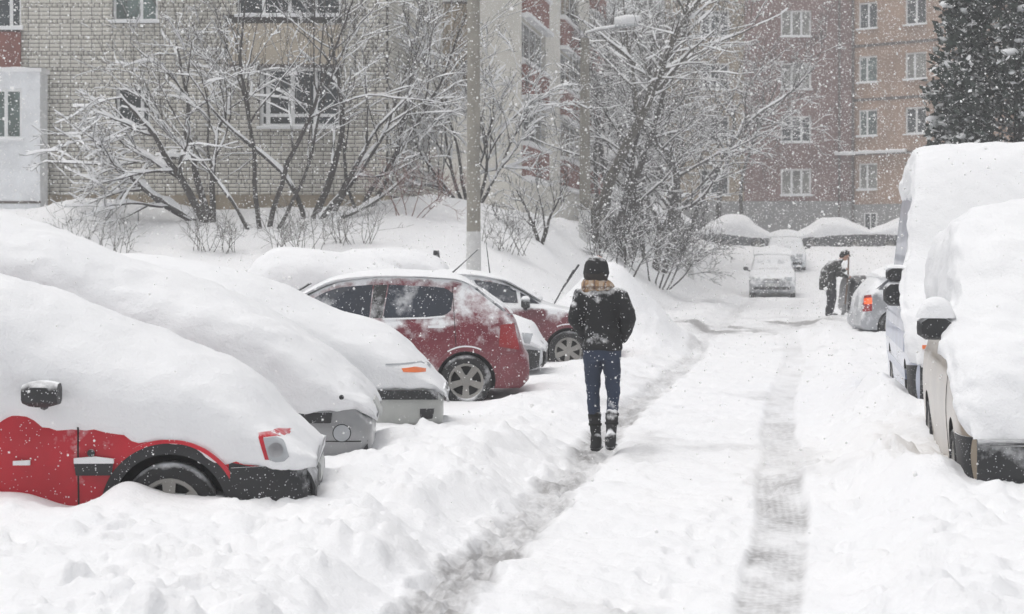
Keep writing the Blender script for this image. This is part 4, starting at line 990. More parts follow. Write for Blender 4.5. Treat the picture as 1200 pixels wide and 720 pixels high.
G.patch('front_bumper', [(-.7, .48), (0, .5), (.7, .48)], [(-.7, .25), (0, .25), (.7, .25)], M['black'], sd=1, off=.04, axis='end')
G.patch('headlamp', [(-.28, .72), (-.13, .70)], [(-.24, .58), (-.17, .57)], M['lamp'], off=.01, over=True)
tag(G.root, 'white car rounded over with snow, its black bumper between the two dark red cars', 'car', GL)

# --- dark red saloon nose to the road
P_ = paint('wine_paint', (.16, .03, .042), amount=.45, flecks=.55, up=.55, scale=4)
E = Car('parked_saloon', (1.66, 29.1), (1, -.04), -.10, 4.4, .85,
        [(0, .58), (-.1, .74), (-.4, .86), (-1.0, .98), (-1.15, 1.03), (-1.6, 1.27), (-1.95, 1.41), (-2.5, 1.46), (-3.0, 1.42), (-3.6, 1.1), (-4.2, 1.0), (-4.35, .9), (-4.4, .6)],
        [(0, .54), (-.3, .78), (-1.1, .95), (-4.4, .97)], [(0, .8), (-1, .82), (-1.9, .74), (-3, .73), (-3.6, .8), (-4.4, .8)], P_, arches=(-.78, -3.4), ar=.35, wr=.3)
E.patch('door_window', [(-2.22, 1.37), (-1.9, 1.33), (-1.58, 1.25)], [(-2.02, 1.04), (-1.8, 1.03), (-1.54, 1.02)], M['glass'], off=.004)
E.patch('front_window', [(-1.52, 1.22), (-1.30, 1.07)], [(-1.49, 1.02), (-1.22, 1.01)], M['glass'], off=.004)
E.patch('rear_window', [(-2.95, 1.33), (-2.3, 1.37)], [(-3.2, 1.05), (-2.12, 1.04)], M['glass'], off=.004)
for sd in (-1, 1): wheel(E.root, -.78, sd * .74, .30, .30, .2, 6, sd); wheel(E.root, -3.4, sd * .74, .30, .30, .2, 6, sd)
E.arch_trim(-.78, .36, .40, P_, 5, 170, off=.02); E.arch_trim(-.78, .395, .415, M['snow'], 60, 115, off=.02, name='arch_snow')
E.patch('sill_snow', [(-2.1, 1.0), (-1.25, .985)], [(-2.1, .93), (-1.25, .95)], M['snow'], off=.012, ny=4)
E.snow([(-1.2, 1.10), (-1.45, 1.24), (-1.8, 1.41), (-2.1, 1.49), (-2.5, 1.53), (-2.9, 1.50), (-3.1, 1.38)], [(-1.2, 1.06), (-1.8, 1.37), (-2.5, 1.44), (-3.1, 1.35)], [(-1.2, 1.08), (-1.8, 1.39), (-2.5, 1.48), (-3.1, 1.36)], widk=[(-1.2, .80), (-1.8, .745), (-3.1, .72)], seed=6, lump=.008, rough=.004, edge=.008, name='roof_snow')
E.mirror(-1.42, -.95, 1.02, .2, .15, -1, snow=.04)
MB().tube([(-2.0, -.1, 1.45), (-2.06, -.1, 1.95)], [.01, .005], 5).build('antenna', M['black'], E.root)
MB().tube([(-1.0, -.3, 1.0), (-.86, -.3, 1.25), (-.70, -.3, 1.52)], .012, 5).build('wiper', M['black'], E.root)
MB().tube([(-.86, -.3, 1.25), (-.62, -.3, 1.60)], .017, 5).build('wiper_blade', M['black'], E.root)
tag(E.root, 'dark red saloon with raised wiper and round mirror, half hidden behind the walking woman', 'car', GL)

# --- white car at the end of the row
P_ = paint('white_paint_far', (.58, .59, .6), amount=.5, up=.3)
H = Car('parked_car', (.25, 33.4), (1, -.02), -.02, 4.3, .83,
        [(0, .6), (-.1, .75), (-.9, .98), (-1.1, 1.05), (-1.7, 1.42), (-2.2, 1.5), (-3.6, 1.45), (-4.2, 1.0), (-4.3, .7)],
        [(0, .55), (-.3, .78), (-1, .92), (-4.3, .95)], [(0, .8), (-1, .82), (-1.9, .75), (-4.3, .74)], P_, arches=(-.8, -3.4), ar=.34, wr=.29)
H.snow([(-1.35, 1.38), (-1.45, 1.54), (-1.6, 1.64), (-2.0, 1.75), (-2.5, 1.79), (-3.0, 1.76), (-3.4, 1.66), (-3.8, 1.42), (-4.3, 1.0)], [(-1.35, 1.30), (-1.6, 1.15), (-2.4, 1.05), (-4.3, .8)], [(-1.35, 1.36), (-2.0, 1.55), (-3, 1.5), (-4.3, .9)], widk=[(-1.3, .85), (-2, .95), (-4.3, 1)], seed=7, lump=.03)
H.patch('windscreen', [(-.55, 1.36), (0, 1.38), (.55, 1.36)], [(-.68, 1.08), (0, 1.08), (.68, 1.08)], M['glass'], sd=1, off=.006, axis='end')
H.patch('door_window', [(-1.6, 1.3), (-1.45, 1.24)], [(-1.55, 1.03), (-1.25, 1.02)], M['glass'], off=.006)
MB().tube([(-1.62, .35, 1.5), (-1.62, .35, 1.74)], [.08, .05], 8).build('roof_aerial_base', M['black'], H.root, smooth=50)
for sd in (-1, 1): wheel(H.root, -.8, sd * .73, .29, .29, .18, 6, sd); wheel(H.root, -3.4, sd * .73, .29, .29, .18, 6, sd)
tag(H.root, 'white snow domed car at the far end of the left row, before the bank', 'car', GL)

# --- right side: beige van and tall white van facing the camera
GR = 'vans parked on the right facing the camera'
hd = (-UX, -UY)
P_ = paint('beige_paint', (.30, .245, .18), amount=.36, flecks=.3, up=.3)
V1 = Car('parked_van', (3.78, 11.95), hd, -.1, 4.3, .9,
         [(0, .62), (-.05, .75), (-.12, .88), (-.4, 1.02), (-.9, 1.12), (-1.1, 1.2), (-1.75, 1.76), (-2.1, 1.86), (-4.1, 1.88), (-4.25, 1.5), (-4.3, .9)],
         [(0, .58), (-.3, .85), (-.9, 1.0), (-4.3, 1.05)], [(0, .84), (-1, .86), (-2, .80), (-4.3, .8)], P_, arches=(-.85, -3.4), ar=.36, wr=.3,
         wid=[(0, .86), (-.06, .93), (-.18, .98), (-.4, 1), (-3.9, 1), (-4.3, .9)])
V1.snow([(.06, .60), (.02, .72), (-.04, .90), (-.15, 1.07), (-.4, 1.19), (-.7, 1.24), (-.85, 1.29), (-1.2, 1.60), (-1.6, 1.92), (-1.9, 2.07), (-2.3, 2.17), (-3, 2.2), (-4.1, 2.15), (-4.35, 1.6)],
        [(.06, .57), (-.1, .60), (-.25, .72), (-.5, .95), (-.8, 1.12), (-1.3, 1.18), (-4.35, 1.1)], [(.06, .7), (-.15, .92), (-.5, 1.08), (-1, 1.3), (-1.5, 1.66), (-2, 1.94), (-4.35, 1.6)], seed=8, lump=.08, rough=.05, inset=.96, dome=(.35, .7, .9, .98), widk=[(.06, 1), (-.8, .99), (-1.4, .93), (-2, .90), (-4.35, .9)])
for sd in (-1, 1): wheel(V1.root, -.85, sd * .79, .3, .3, .2, 6, sd); wheel(V1.root, -3.4, sd * .79, .3, .3, .2, 6, sd)
V1.patch('front_bumper', [(-.80, .615), (0, .63), (.80, .615)], [(-.80, .2), (0, .19), (.80, .2)], M['black'], sd=1, off=.05, axis='end', nx=24, ny=8)
V1.patch('bumper_corner', [(-.42, .60), (-.06, .60)], [(-.42, .24), (-.06, .24)], M['black'], sd=-1, off=.01); 
V1.patch('bumper_corner', [(-.42, .60), (-.06, .60)], [(-.42, .24), (-.06, .24)], M['black'], sd=1, off=.01)
V1.patch('door_seam', [(-1.28, 1.1), (-1.29, 1.1)], [(-1.28, .3), (-1.29, .3)], M['darkgap'], sd=-1, off=.003, nx=2, ny=10)
V1.patch('door_handle', [(-1.4, 1.02), (-1.25, 1.03)], [(-1.4, .98), (-1.25, .98)], M['black'], sd=-1, off=.02)
V1.mirror(-1.0, -.99, 1.27, .26, .17, -1, snow=.13, d=.18)
tag(V1.root, 'beige van with snow plastered over its whole front, cut by the right frame edge', 'van', GR)
P_ = paint('white_van_paint', (.52, .55, .64), amount=.42, flecks=.3, up=.3, scale=1.6)
V2 = Car('parked_van', (4.82, 17.95), hd, -.1, 5.4, 1.0,
         [(0, .7), (-.06, .95), (-.25, 1.12), (-.6, 1.25), (-.8, 1.38), (-1.4, 2.1), (-1.8, 2.42), (-2.3, 2.52), (-5.3, 2.55), (-5.38, 2.0), (-5.4, .9)],
         [(0, .66), (-.25, 1.0), (-.7, 1.2), (-5.4, 1.25)], [(0, .86), (-.8, .88), (-1.8, .80), (-5.4, .79)], P_, arches=(-.9, -4.3), ar=.39, wr=.33,
         wid=[(0, .88), (-.06, .94), (-.18, .98), (-.4, 1), (-5.2, 1), (-5.4, .93)])
V2.patch('side_window', [(-1.95, 2.1), (-1.55, 2.08), (-1.3, 1.8)], [(-1.95, 1.35), (-1.4, 1.34), (-1.05, 1.36)], M['glass'], sd=-1, off=.006)
for i_, (z0_, z1_) in enumerate(((.78, .98), (.5, .6))):
    V2.patch('side_stripe', [(-5.0, z1_), (-1.0, z1_)], [(-5.0, z0_), (-1.0, z0_)], paint('blue_stripe' + str(i_), (.22, .27, .42), amount=.45, scale=1.3), sd=-1, off=.004, nx=30, ny=4)
V2.snow([(.06, .72), (.0, .92), (-.1, 1.15), (-.35, 1.32), (-.7, 1.5), (-1.1, 1.95), (-1.5, 2.45), (-1.85, 2.78), (-2.2, 2.92), (-3.0, 3.0), (-5.2, 2.98), (-5.45, 2.5)],
        [(.06, .68), (-.1, .72), (-.3, .95), (-.6, 1.22), (-1.0, 1.5), (-1.4, 2.0), (-1.8, 2.32), (-2.3, 2.42), (-5.45, 2.4)],
        [(.06, .8), (-.2, 1.1), (-.7, 1.38), (-1.1, 1.8), (-1.5, 2.3), (-1.85, 2.66), (-2.2, 2.80), (-3, 2.86), (-5.45, 2.7)], seed=9, lump=.05, rough=.03, inset=.97, dome=(.4, .75, .92, .98), widk=[(.06, 1), (-.6, 1), (-1.0, .96), (-1.4, .89), (-1.8, .84), (-2.3, .81), (-5.45, .79)])
for sd in (-1, 1): wheel(V2.root, -.9, sd * .87, .33, .33, .21, 6, sd); wheel(V2.root, -4.3, sd * .87, .33, .33, .21, 6, sd)
V2.patch('front_bumper', [(-.90, .71), (0, .72), (.90, .71)], [(-.90, .24), (0, .22), (.90, .24)], M['black'], sd=1, off=.05, axis='end', nx=24, ny=8)
V2.patch('bumper_corner', [(-.48, .68), (-.06, .70)], [(-.48, .26), (-.06, .27)], M['black'], sd=-1, off=.01)
V2.patch('indicator', [(-.88, .90), (-.75, .90)], [(-.88, .865), (-.75, .865)], M['orange'], sd=1, off=.012, axis='end', over=True)
V2.mirror(-1.05, -1.07, 1.57, .22, .15, -1, snow=.02, d=.14, stalk=False); V2.mirror(-1.05, -1.08, 1.37, .25, .25, -1, snow=.0, d=.15)
tag(V2.root, 'tall white van with black double mirror and roof snow, behind the beige van', 'van', GR)

# --- right side further on: pale hatchback and black saloon, tails to the road
P_ = paint('pale_silver_paint', (.30, .31, .33), amount=.5, up=.5)
W1 = Car('parked_hatchback', (10.95, 38.25), (1, .02), -.08, 4.0, .82,
         [(0, .6), (-.1, .75), (-.9, .98), (-1.1, 1.05), (-1.7, 1.38), (-2.2, 1.45), (-3.2, 1.42), (-3.55, 1.3), (-3.85, 1.0), (-3.93, .85), (-3.97, .6), (-4.0, .5)],
         [(0, .55), (-.3, .78), (-1, .92), (-3.7, .98), (-4, .45)], [(0, .8), (-1, .82), (-1.9, .75), (-3.5, .76), (-4, .8)], P_, arches=(-.8, -3.35), ar=.34, wr=.29)
W1.patch('rear_window', [(-2.6, 1.33), (-3.35, 1.31)], [(-2.6, 1.02), (-3.72, 1.02)], M['glass'], sd=-1, off=.006)
W1.patch('door_window', [(-1.7, 1.28), (-2.5, 1.34)], [(-1.4, 1.02), (-2.5, 1.02)], M['glass'], sd=-1, off=.006)
tl = W1.patch('tail_lamp', [(-3.80, .92), (-3.93, .90)], [(-3.80, .60), (-3.96, .58)], M['red_lamp'], sd=-1, off=.008)
m_, n_, l_, p_ = newmat('lit_tail_lamp'); p_.inputs['Base Color'].default_value = (.8, .1, .03, 1); p_.inputs['Emission Color'].default_value = (1, .16, .04, 1); p_.inputs['Emission Strength'].default_value = .9
W1.patch('lit_tail_lamp', [(-3.80, .86), (-3.92, .85)], [(-3.80, .74), (-3.93, .73)], m_, sd=-1, off=.012)
W1.snow([(-.1, .9), (-.5, 1.05), (-1.1, 1.2), (-1.7, 1.5), (-2.2, 1.58), (-3.1, 1.56), (-3.5, 1.42), (-3.62, 1.33)], [(-.1, .8), (-1.1, .98), (-1.7, 1.36), (-3.62, 1.24)], [(-.1, .85), (-1.1, 1.05), (-1.8, 1.46), (-3.62, 1.29)], widk=[(0, 1), (-1, .9), (-1.8, .8), (-3.6, .78)], seed=10, lump=.02, name='roof_snow')
W1.patch('door_snow', [(-1.2, 1.0), (-3.3, 1.0)], [(-1.2, .62), (-3.0, .66)], M['snow'], sd=-1, off=.012)
for sd in (-1, 1): wheel(W1.root, -.8, sd * .72, .29, .29, .18, 6, sd); wheel(W1.root, -3.35, sd * .72, .29, .29, .18, 6, sd)
tag(W1.root, 'pale hatchback with a glowing tail lamp, showing left of the tall white van', 'car', 'cars parked tail to the road on the right')
P_ = paint('black_paint', (.02, .021, .024), amount=.2, flecks=.5, up=.25)
K1 = Car('parked_saloon', (12.75, 47.4), (1, .0), -.05, 4.4, .85,
         [(0, .6), (-.1, .75), (-1.0, .98), (-1.2, 1.04), (-1.9, 1.38), (-2.4, 1.43), (-3.0, 1.38), (-3.6, 1.16), (-4.25, 1.12), (-4.35, 1.0), (-4.4, .5)],
         [(0, .55), (-.3, .78), (-1, .92), (-4.2, .98), (-4.4, .5)], [(0, .8), (-1, .82), (-1.9, .75), (-3, .74), (-3.7, .85), (-4.4, .85)], P_, arches=(-.8, -3.4), ar=.34, wr=.29)
K1.snow([(-.1, .9), (-.5, 1.05), (-1.1, 1.2), (-1.9, 1.55), (-2.4, 1.6), (-3.0, 1.5), (-3.2, 1.34)], [(-.1, .8), (-1.1, .98), (-1.9, 1.34), (-3.2, 1.26)], [(-.1, .85), (-1.1, 1.05), (-1.9, 1.44), (-3.2, 1.3)], widk=[(0, 1), (-1, .9), (-1.8, .8), (-3.2, .78)], seed=11, lump=.02, name='roof_snow')
K1.patch('rear_window', [(-2.5, 1.33), (-3.0, 1.30)], [(-2.5, 1.02), (-3.4, 1.02)], M['glass'], sd=-1, off=.006)
for sd in (-1, 1): wheel(K1.root, -.8, sd * .74, .29, .29, .18, 6, sd); wheel(K1.root, -3.4, sd * .74, .29, .29, .18, 6, sd)
tag(K1.root, 'black saloon with its boot cleared of snow, beside the man shovelling', 'car', 'cars parked tail to the road on the right')

# --- silver people carrier coming up the street, and a pale car behind it
def street_car(px, Y, label, col, seed, name='moving_car', h=1.72):
    X = (px - 600) / F * Y; P_ = paint(name + '_paint' + str(seed), col, amount=.46, metal=.2, up=.5)
    c = Car(name, (X, Y), (-.14, -.99), bz(X, Y) - .03, 4.3, .86,
            [(0, .6), (-.06, .74), (-.2, .86), (-.8, 1.02), (-1.0, 1.1), (-1.7, h - .12), (-2.2, h), (-4.0, h), (-4.2, 1.3), (-4.3, .8)],
            [(0, .55), (-.3, .82), (-1, 1.0), (-4.3, 1.02)], [(0, .82), (-.9, .84), (-1.9, .74), (-4.3, .74)], P_, arches=(-.8, -3.5), ar=.35, wr=.3, wid=[(0, .86), (-.06, .93), (-.2, .98), (-.45, 1), (-4, 1), (-4.3, .9)])
    c.patch('windscreen', [(-.56, h - .16), (0, h - .15), (.56, h - .16)], [(-.72, 1.12), (0, 1.12), (.72, 1.12)], M['frost_glass'], sd=1, off=.01, axis='end')
    c.patch('windscreen_snow', [(-.56, h - .15), (0, h - .14), (.56, h - .15)], [(-.62, h - .36), (0, h - .33), (.62, h - .36)], M['snow_far'], sd=1, off=.02, axis='end')
    c.patch('bonnet_gap', [(-.74, 1.10), (0, 1.115), (.74, 1.10)], [(-.74, 1.07), (0, 1.085), (.74, 1.07)], M['black'], sd=1, off=.015, axis='end', ny=3)
    c.patch('grille', [(-.36, .735), (.36, .735)], [(-.34, .665), (.34, .665)], M['black'], sd=1, off=.01, axis='end')
    c.patch('air_intake', [(-.68, .43), (.68, .43)], [(-.66, .33), (.66, .33)], M['black'], sd=1, off=.012, axis='end')
    c.patch('number_plate', [(-.26, .56), (.26, .56)], [(-.26, .45), (.26, .45)], M['plate'], sd=1, off=.02, axis='end')
    for sd in (-1, 1):
        c.patch('headlamp', [(sd * .44, .80), (sd * .72, .78)], [(sd * .44, .66), (sd * .70, .64)], M['lamp'], sd=1, off=.014, axis='end')
        c.mirror(-1.05, sd * .98, 1.1, .2, .15, sd, snow=.04)
        for x in (-.8, -3.5): wheel(c.root, x, sd * .75, .3, .3, .19, 6, sd)
    c.snow([(-1.55, h - .14), (-1.8, h - .01), (-2.2, h + .14), (-3.8, h + .16), (-4.1, h), (-4.25, h - .3)], [(-1.55, h - .2), (-2, h - .08), (-4.25, h - .35)], [(-1.55, h - .17), (-2, h + .02), (-4.25, h - .32)], widk=[(-1.5, .78), (-4.3, .78)], seed=seed, lump=.02, name='roof_snow', mat='snow_far')
    tag(c.root, label, 'car'); return c
M['frost_glass'] = dusted('frosted_glass', (.16, .18, .21), .3, .56, .3, .3, 2, 30)
street_car(905, 69, 'silver people carrier with frosted windscreen facing the camera down the street', (.33, .34, .36), 12, h=1.8)
street_car(921, 80, 'pale car just behind and right of the silver people carrier', (.4, .42, .45), 13, h=1.7)
# --- far row under deep snow
def far_car(px0, px1, Y, label, seed, col, ht=1.75, flip=1):
    X0, X1 = (px0 - 600) / F * Y, (px1 - 600) / F * Y; L = X1 - X0; xf = X1 if flip > 0 else X0
    P_ = paint('far_paint' + str(seed), col, amount=.4, up=.3)
    c = Car('snow_domed_car', (xf, Y + .85), (flip, -.02), bz((X0 + X1) / 2, Y) - .2, L, .85,
            [(0, .6), (-.1, .7), (-.25 * L, .92), (-.45 * L, 1.36), (-.72 * L, 1.32), (-.94 * L, .95), (-L, .6)], [(0, .55), (-.3, .78), (-1, .9), (-L, .9)], [(0, .8), (-1, .82), (-2, .75), (-L, .76)], P_, arches=(-.8, -L + .8), ar=.34, wr=.29)
    c.snow([(.1, .62), (-.05, .80), (-.2 * L, 1.22), (-.42 * L, ht - .03), (-.58 * L, ht), (-.8 * L, ht - .28), (-L + .05, 1.08), (-L - .1, .92)], [(.1, .55), (-.1 * L, .6), (-.25 * L, .62), (-.5 * L, .74), (-.7 * L, .78), (-L - .1, .8)], [(.1, .6), (-.2 * L, .95), (-.5 * L, ht - .35), (-L - .1, .9)], seed=seed, lump=.05, mat='snow_far')
    c.patch('door_window', [(-.5 * L, .92), (-.75 * L, .94)], [(-.5 * L, .86), (-.78 * L, .86)], M['glass'], sd=-flip, off=.006)
    for x in (-.8, -L + .8):
        for sd in (-1, 1): wheel(c.root, x, sd * .75, .29, .29, .18, 6, sd)
    tag(c.root, label, 'car', 'cars under deep snow in front of the far block')
far_car(823, 908, 90.5, 'grey car under a snow dome left of the silver people carrier, at the far block', 14, (.10, .105, .11), 1.8)
far_car(932, 1022, 90.5, 'dark car under a peaked snow dome right of the silver people carrier', 15, (.055, .058, .06), 1.66, -1)
far_car(1024, 1112, 90.5, 'dark car under snow partly hidden by the tall white van', 16, (.06, .06, .065), 1.62)
far_car(742, 816, 90.5, 'snow domed car half hidden behind the thicket and the whitewashed trunk', 17, (.1, .1, .1), 1.78)
# ------------------------------------------------------------------ people
def capsule(b, p0, p1, r0, r1, n=14, sq=1.0):
    p0, p1 = Vector(p0), Vector(p1); d = (p1 - p0); L = d.length; d = d.normalized() if L > 1e-6 else Vector((0, 0, 1))
    a = d.cross(Vector((0, 0, 1)) if abs(d.z) < .95 else Vector((0, 1, 0))).normalized(); c = a.cross(d)
    rings = []
    for k in range(5): t = math.pi / 2 * (1 - k / 4); rings.append((p0 - d * r0 * math.sin(t), max(r0 * math.cos(t), 1e-3)))
    for k in range(1, 6): t = math.pi / 2 * k / 5; rings.append((p1 + d * r1 * math.sin(t), max(r1 * math.cos(t), 1e-3)))
    rings.insert(5, (p1, r1)); v = []; f = []
    for p, r in rings:
        for k in range(n): w = 2 * math.pi * k / n; v.append(p + a * math.cos(w) * r + c * math.sin(w) * r * sq)
    m = len(rings)
    for i in range(m - 1):
        for k in range(n): f.append((i*n+k, i*n+(k+1) % n, (i+1)*n+(k+1) % n, (i+1)*n+k))
    f += [tuple(range(n-1, -1, -1)), tuple((m-1)*n+k for k in range(n))]
    b.add(v, f)
def ell_loft(b, rings, n=20):
    """rings: (x, y, z, rx, ry)"""
    v = []; f = []; m = len(rings)
    for x, y, z, rx, ry in rings:
        for k in range(n): w = 2 * math.pi * k / n; v.append((x + rx * math.cos(w), y + ry * math.sin(w), z))
    for i in range(m - 1):
        for k in range(n): f.append((i*n+k, i*n+(k+1) % n, (i+1)*n+(k+1) % n, (i+1)*n+k))
    f += [tuple(range(n-1, -1, -1)), tuple((m-1)*n+k for k in range(n))]
    b.add(v, f)
def fuse(b, name, mat, parent, voxel=.012, smooth=6, wrinkle=0.0, wscale=14, seed=0):
    """melt the pieces into one continuous skin"""
    me = pymesh(name, b.v, b.f); bm = bmesh.new(); bm.from_mesh(me); bmesh.ops.recalc_face_normals(bm, faces=bm.faces); bm.to_mesh(me); bm.free()
    o = bpy.data.objects.new('tmp', me); COL.objects.link(o)
    r = o.modifiers.new('r', 'REMESH'); r.mode = 'VOXEL'; r.voxel_size = voxel
    s = o.modifiers.new('s', 'SMOOTH'); s.iterations = smooth; s.factor = .5
    dg = bpy.context.evaluated_depsgraph_get(); m2 = bpy.data.meshes.new_from_object(o.evaluated_get(dg)); bpy.data.objects.remove(o)
    if wrinkle:
        v = np.zeros(len(m2.vertices) * 3, np.float32); m2.vertices.foreach_get('co', v); v = v.reshape(-1, 3)
        n = np.zeros(len(m2.vertices) * 3, np.float32); m2.vertices.foreach_get('normal', n); n = n.reshape(-1, 3)
        d = wrinkle * fbm(v[:, 0] * wscale * .6 + seed + v[:, 1] * 5, v[:, 2] * wscale + v[:, 0] * 4, 3, seed)
        v = v + n * d[:, None]; m2.vertices.foreach_set('co', v.astype(np.float32).ravel()); m2.update()
    m2.name = name; m2.materials.clear()
    return link(name, m2, mat, parent, 180)
def cloth(name, col, flecks=.5, amount=.3, rough=.85, fs=38, up=.4):
    return dusted(name, col, rough, amount, flecks, up, 7, fs, var=.3)
M['jacket'] = cloth('black_jacket', (.010, .0105, .012), .62, .40); M['jeans'] = cloth('blue_jeans', (.026, .040, .075), .55, .30)
M['boot'] = cloth('dark_boot', (.02, .02, .021), .5, .38); M['hat'] = cloth('black_knit', (.012, .012, .013), .4, .3, fs=30)
M['skin'] = plain('skin', (.5, .28, .2), .5, var=.1); M['hair'] = plain('dark_hair', (.02, .015, .012), .6, var=.4, scale=40)
M['coat'] = cloth('grey_green_coat', (.035, .036, .032), .6, .36, fs=26); M['trousers'] = cloth('dark_trousers', (.022, .023, .028), .55, .3, fs=26)
M['wood'] = plain('shovel_wood', (.2, .125, .085), .7, var=.25, scale=15)
m, n, l, p = newmat('plaid_scarf')
tc = n.new('ShaderNodeTexCoord'); sp = n.new('ShaderNodeSeparateXYZ'); l.new(tc.outputs['Object'], sp.inputs[0])
def stripe(src, fr, ph, w): return math_n(n, l, 'LESS_THAN', math_n(n, l, 'FRACT', math_n(n, l, 'ADD', math_n(n, l, 'MULTIPLY', src, fr), ph)), w)
c1 = mix(n, l, math_n(n, l, 'MULTIPLY', stripe(sp.outputs[0], 11, .2, .4), .6), (.34, .21, .11), (.50, .43, .36))
c2 = mix(n, l, math_n(n, l, 'MULTIPLY', stripe(sp.outputs[2], 14, .5, .3), .45), c1, (.05, .04, .055))
c3 = mix(n, l, math_n(n, l, 'MULTIPLY', stripe(sp.outputs[0], 11, .7, .18), .6), c2, (.06, .04, .06))
l.new(mix(n, l, ramp(n, l, noise(n, l, 34, 4, rough=.7), .52, .66), c3, (.62, .6, .57)), p.inputs['Base Color']); p.inputs['Roughness'].default_value = .95; bump(n, l, noise(n, l, 60), .5, .01, p); M['scarf'] = m
def head(b, x, y, z, tilt=0.0):
    """skull, jaw, nose, ears; faces +y"""
    c = lambda dx, dy, dz: (x + dx, y + dy * math.cos(tilt) + dz * math.sin(tilt), z - dy * math.sin(tilt) + dz * math.cos(tilt))
    capsule(b, c(0, -.012, .02), c(0, -.005, .035), .088, .086); capsule(b, c(0, .02, -.05), c(0, .03, -.065), .062, .05)
    capsule(b, c(0, .088, .0), c(0, .105, -.025), .011, .016)
    for sd in (-1, 1):
        capsule(b, c(sd * .083, 0, .005), c(sd * .086, -.004, -.02), .018, .012); capsule(b, c(sd * .033, .078, .018), c(sd * .036, .076, .018), .014, .014)
    capsule(b, c(-.02, .083, -.058), c(.02, .083, -.058), .011, .011)
def hand(b, w, d, up, r=.009):
    """palm, four bent fingers and a thumb at w, pointing along d, thumb towards up"""
    w, d, up = Vector(w), Vector(d).normalized(), Vector(up).normalized(); s = d.cross(up).normalized(); up = s.cross(d)
    capsule(b, w, w + d * .075, .026, .034, sq=.6)
    for i, k in enumerate((.028, .01, -.009, -.027)):
        ln = (.07, .08, .074, .058)[i]; a = w + d * .08 + up * k; q = a + d * ln * .5 + s * .012; e = q + (d * .4 + s * .8) * ln * .5
        capsule(b, a, q, r, r * .95, 8); capsule(b, q, e, r * .95, r * .8, 8)
    t = w + d * .03 + up * .032; capsule(b, t, t + (d * .5 + up * .7) * .035, r * 1.15, r, 8); capsule(b, t + (d * .5 + up * .7) * .035, t + (d * .9 + up * .6 + s * .3) * .06, r, r * .85, 8)
def woman():
    Y = 16.05; X = (706 - 600) / F * Y; rz = math.atan2(-UX, UY)
    root = empty('person', (X, Y, gz(X, Y) + .05), rz)
    hx, tz = -.055, 0
    # legs: left foot planted, right heel lifting
    LL = dict(hip=(-.085, 0, .86), knee=(-.09, .10, .47), ank=(-.068, .13, .10)); RL = dict(hip=(.075, 0, .86), knee=(.088, .06, .475), ank=(.085, -.13, .14))
    sk = MB()   # the body itself, continuous from head to feet
    ell_loft(sk, [(0, 0, .80, .14, .09), (0, 0, .92, .15, .10), (0, 0, 1.06, .115, .085), (-.01, 0, 1.22, .14, .10), (-.02, 0, 1.36, .16, .08), (-.03, 0, 1.41, .06, .06)])
    capsule(sk, (-.04, 0, 1.38), (hx, .01, 1.46), .05, .05); head(sk, hx, .02, 1.555, .12)
    arms = []
    for sd, el, ha in ((-1, (-.235, -.05, 1.13), (-.17, .16, .98)), (1, (.235, -.06, 1.14), (.16, .15, .97))):
        sh = (sd * .155 - .015, -.005, 1.335); arms.append((sh, el, ha)); capsule(sk, sh, el, .045, .038); capsule(sk, el, ha, .036, .028)
        hand(sk, ha, (-sd * .5, .5, -.4), (0, .5, .8))
    for g_ in (LL, RL): capsule(sk, g_['hip'], g_['knee'], .07, .048); capsule(sk, g_['knee'], g_['ank'], .048, .034); a = Vector(g_['ank']); capsule(sk, a + Vector((0, -.03, -.05)), a + Vector((0, .14, -.065)), .032, .025)
    fuse(sk, 'body', M['skin'], root, .011, 4)
    j = MB()
    ell_loft(j, [(-.003, 0, .865, .166, .125), (-.003, 0, .90, .175, .132), (-.004, 0, .98, .156, .12), (-.006, 0, 1.08, .140, .11), (-.012, 0, 1.18, .165, .127), (-.018, -.005, 1.28, .178, .13), (-.02, -.005, 1.35, .165, .112), (-.026, 0, 1.405, .115, .09), (-.035, 0, 1.45, .075, .075)])
    for sh, el, ha in arms: capsule(j, sh, el, .078, .066); capsule(j, el, ha, .066, .054)
    jk = fuse(j, 'jacket', M['jacket'], root, .011, 5, .020, 9, 3)
    t = MB()
    ell_loft(t, [(0, 0, .78, .155, .105), (0, 0, .86, .162, .115), (0, 0, .95, .15, .11)])
    for g_ in (LL, RL): capsule(t, g_['hip'], g_['knee'], .086, .058); capsule(t, g_['knee'], Vector(g_['knee']).lerp(Vector(g_['ank']), .62), .058, .05)
    fuse(t, 'jeans', M['jeans'], root, .010, 4, .012, 16, 5)
    for g_, li in ((LL, 0), (RL, .03)):
        b = MB(); k, a = Vector(g_['knee']), Vector(g_['ank']); capsule(b, k.lerp(a, .45), a, .056, .044); dz = -.055
        capsule(b, a + Vector((0, -.03, dz)), a + Vector((0, .13, dz - li)), .043, .036, sq=.9); capsule(b, a + Vector((0, -.035, dz - .01)), a + Vector((0, -.03, 0)), .048, .05)
        bo = fuse(b, 'boot', M['boot'], root, .009, 3, .008, 20, 2)
        s_ = MB(); q = a + Vector((0, .05, -.098)); s_.box((q.x - .042, q.y - .13, q.z - .006 + (.01 if li else 0)), (q.x + .042, q.y + .13, q.z + .022)); s_.build('sole', M['rubber'], bo, bevel=.008)
        st_ = MB()
        for zz in (.12, .20): c = k.lerp(a, 1 - zz / .37); ell_loft(st_, [(c.x, c.y, c.z - .01, .058, .058), (c.x, c.y, c.z + .01, .058, .058)])
        st_.build('boot_strap', M['darkgap'], bo)
    h = MB(); capsule(h, (hx, .0, 1.53), (hx, .0, 1.565), .117, .110)
    fuse(h, 'knit_hat', M['hat'], root, .008, 3, .010, 18, 6)
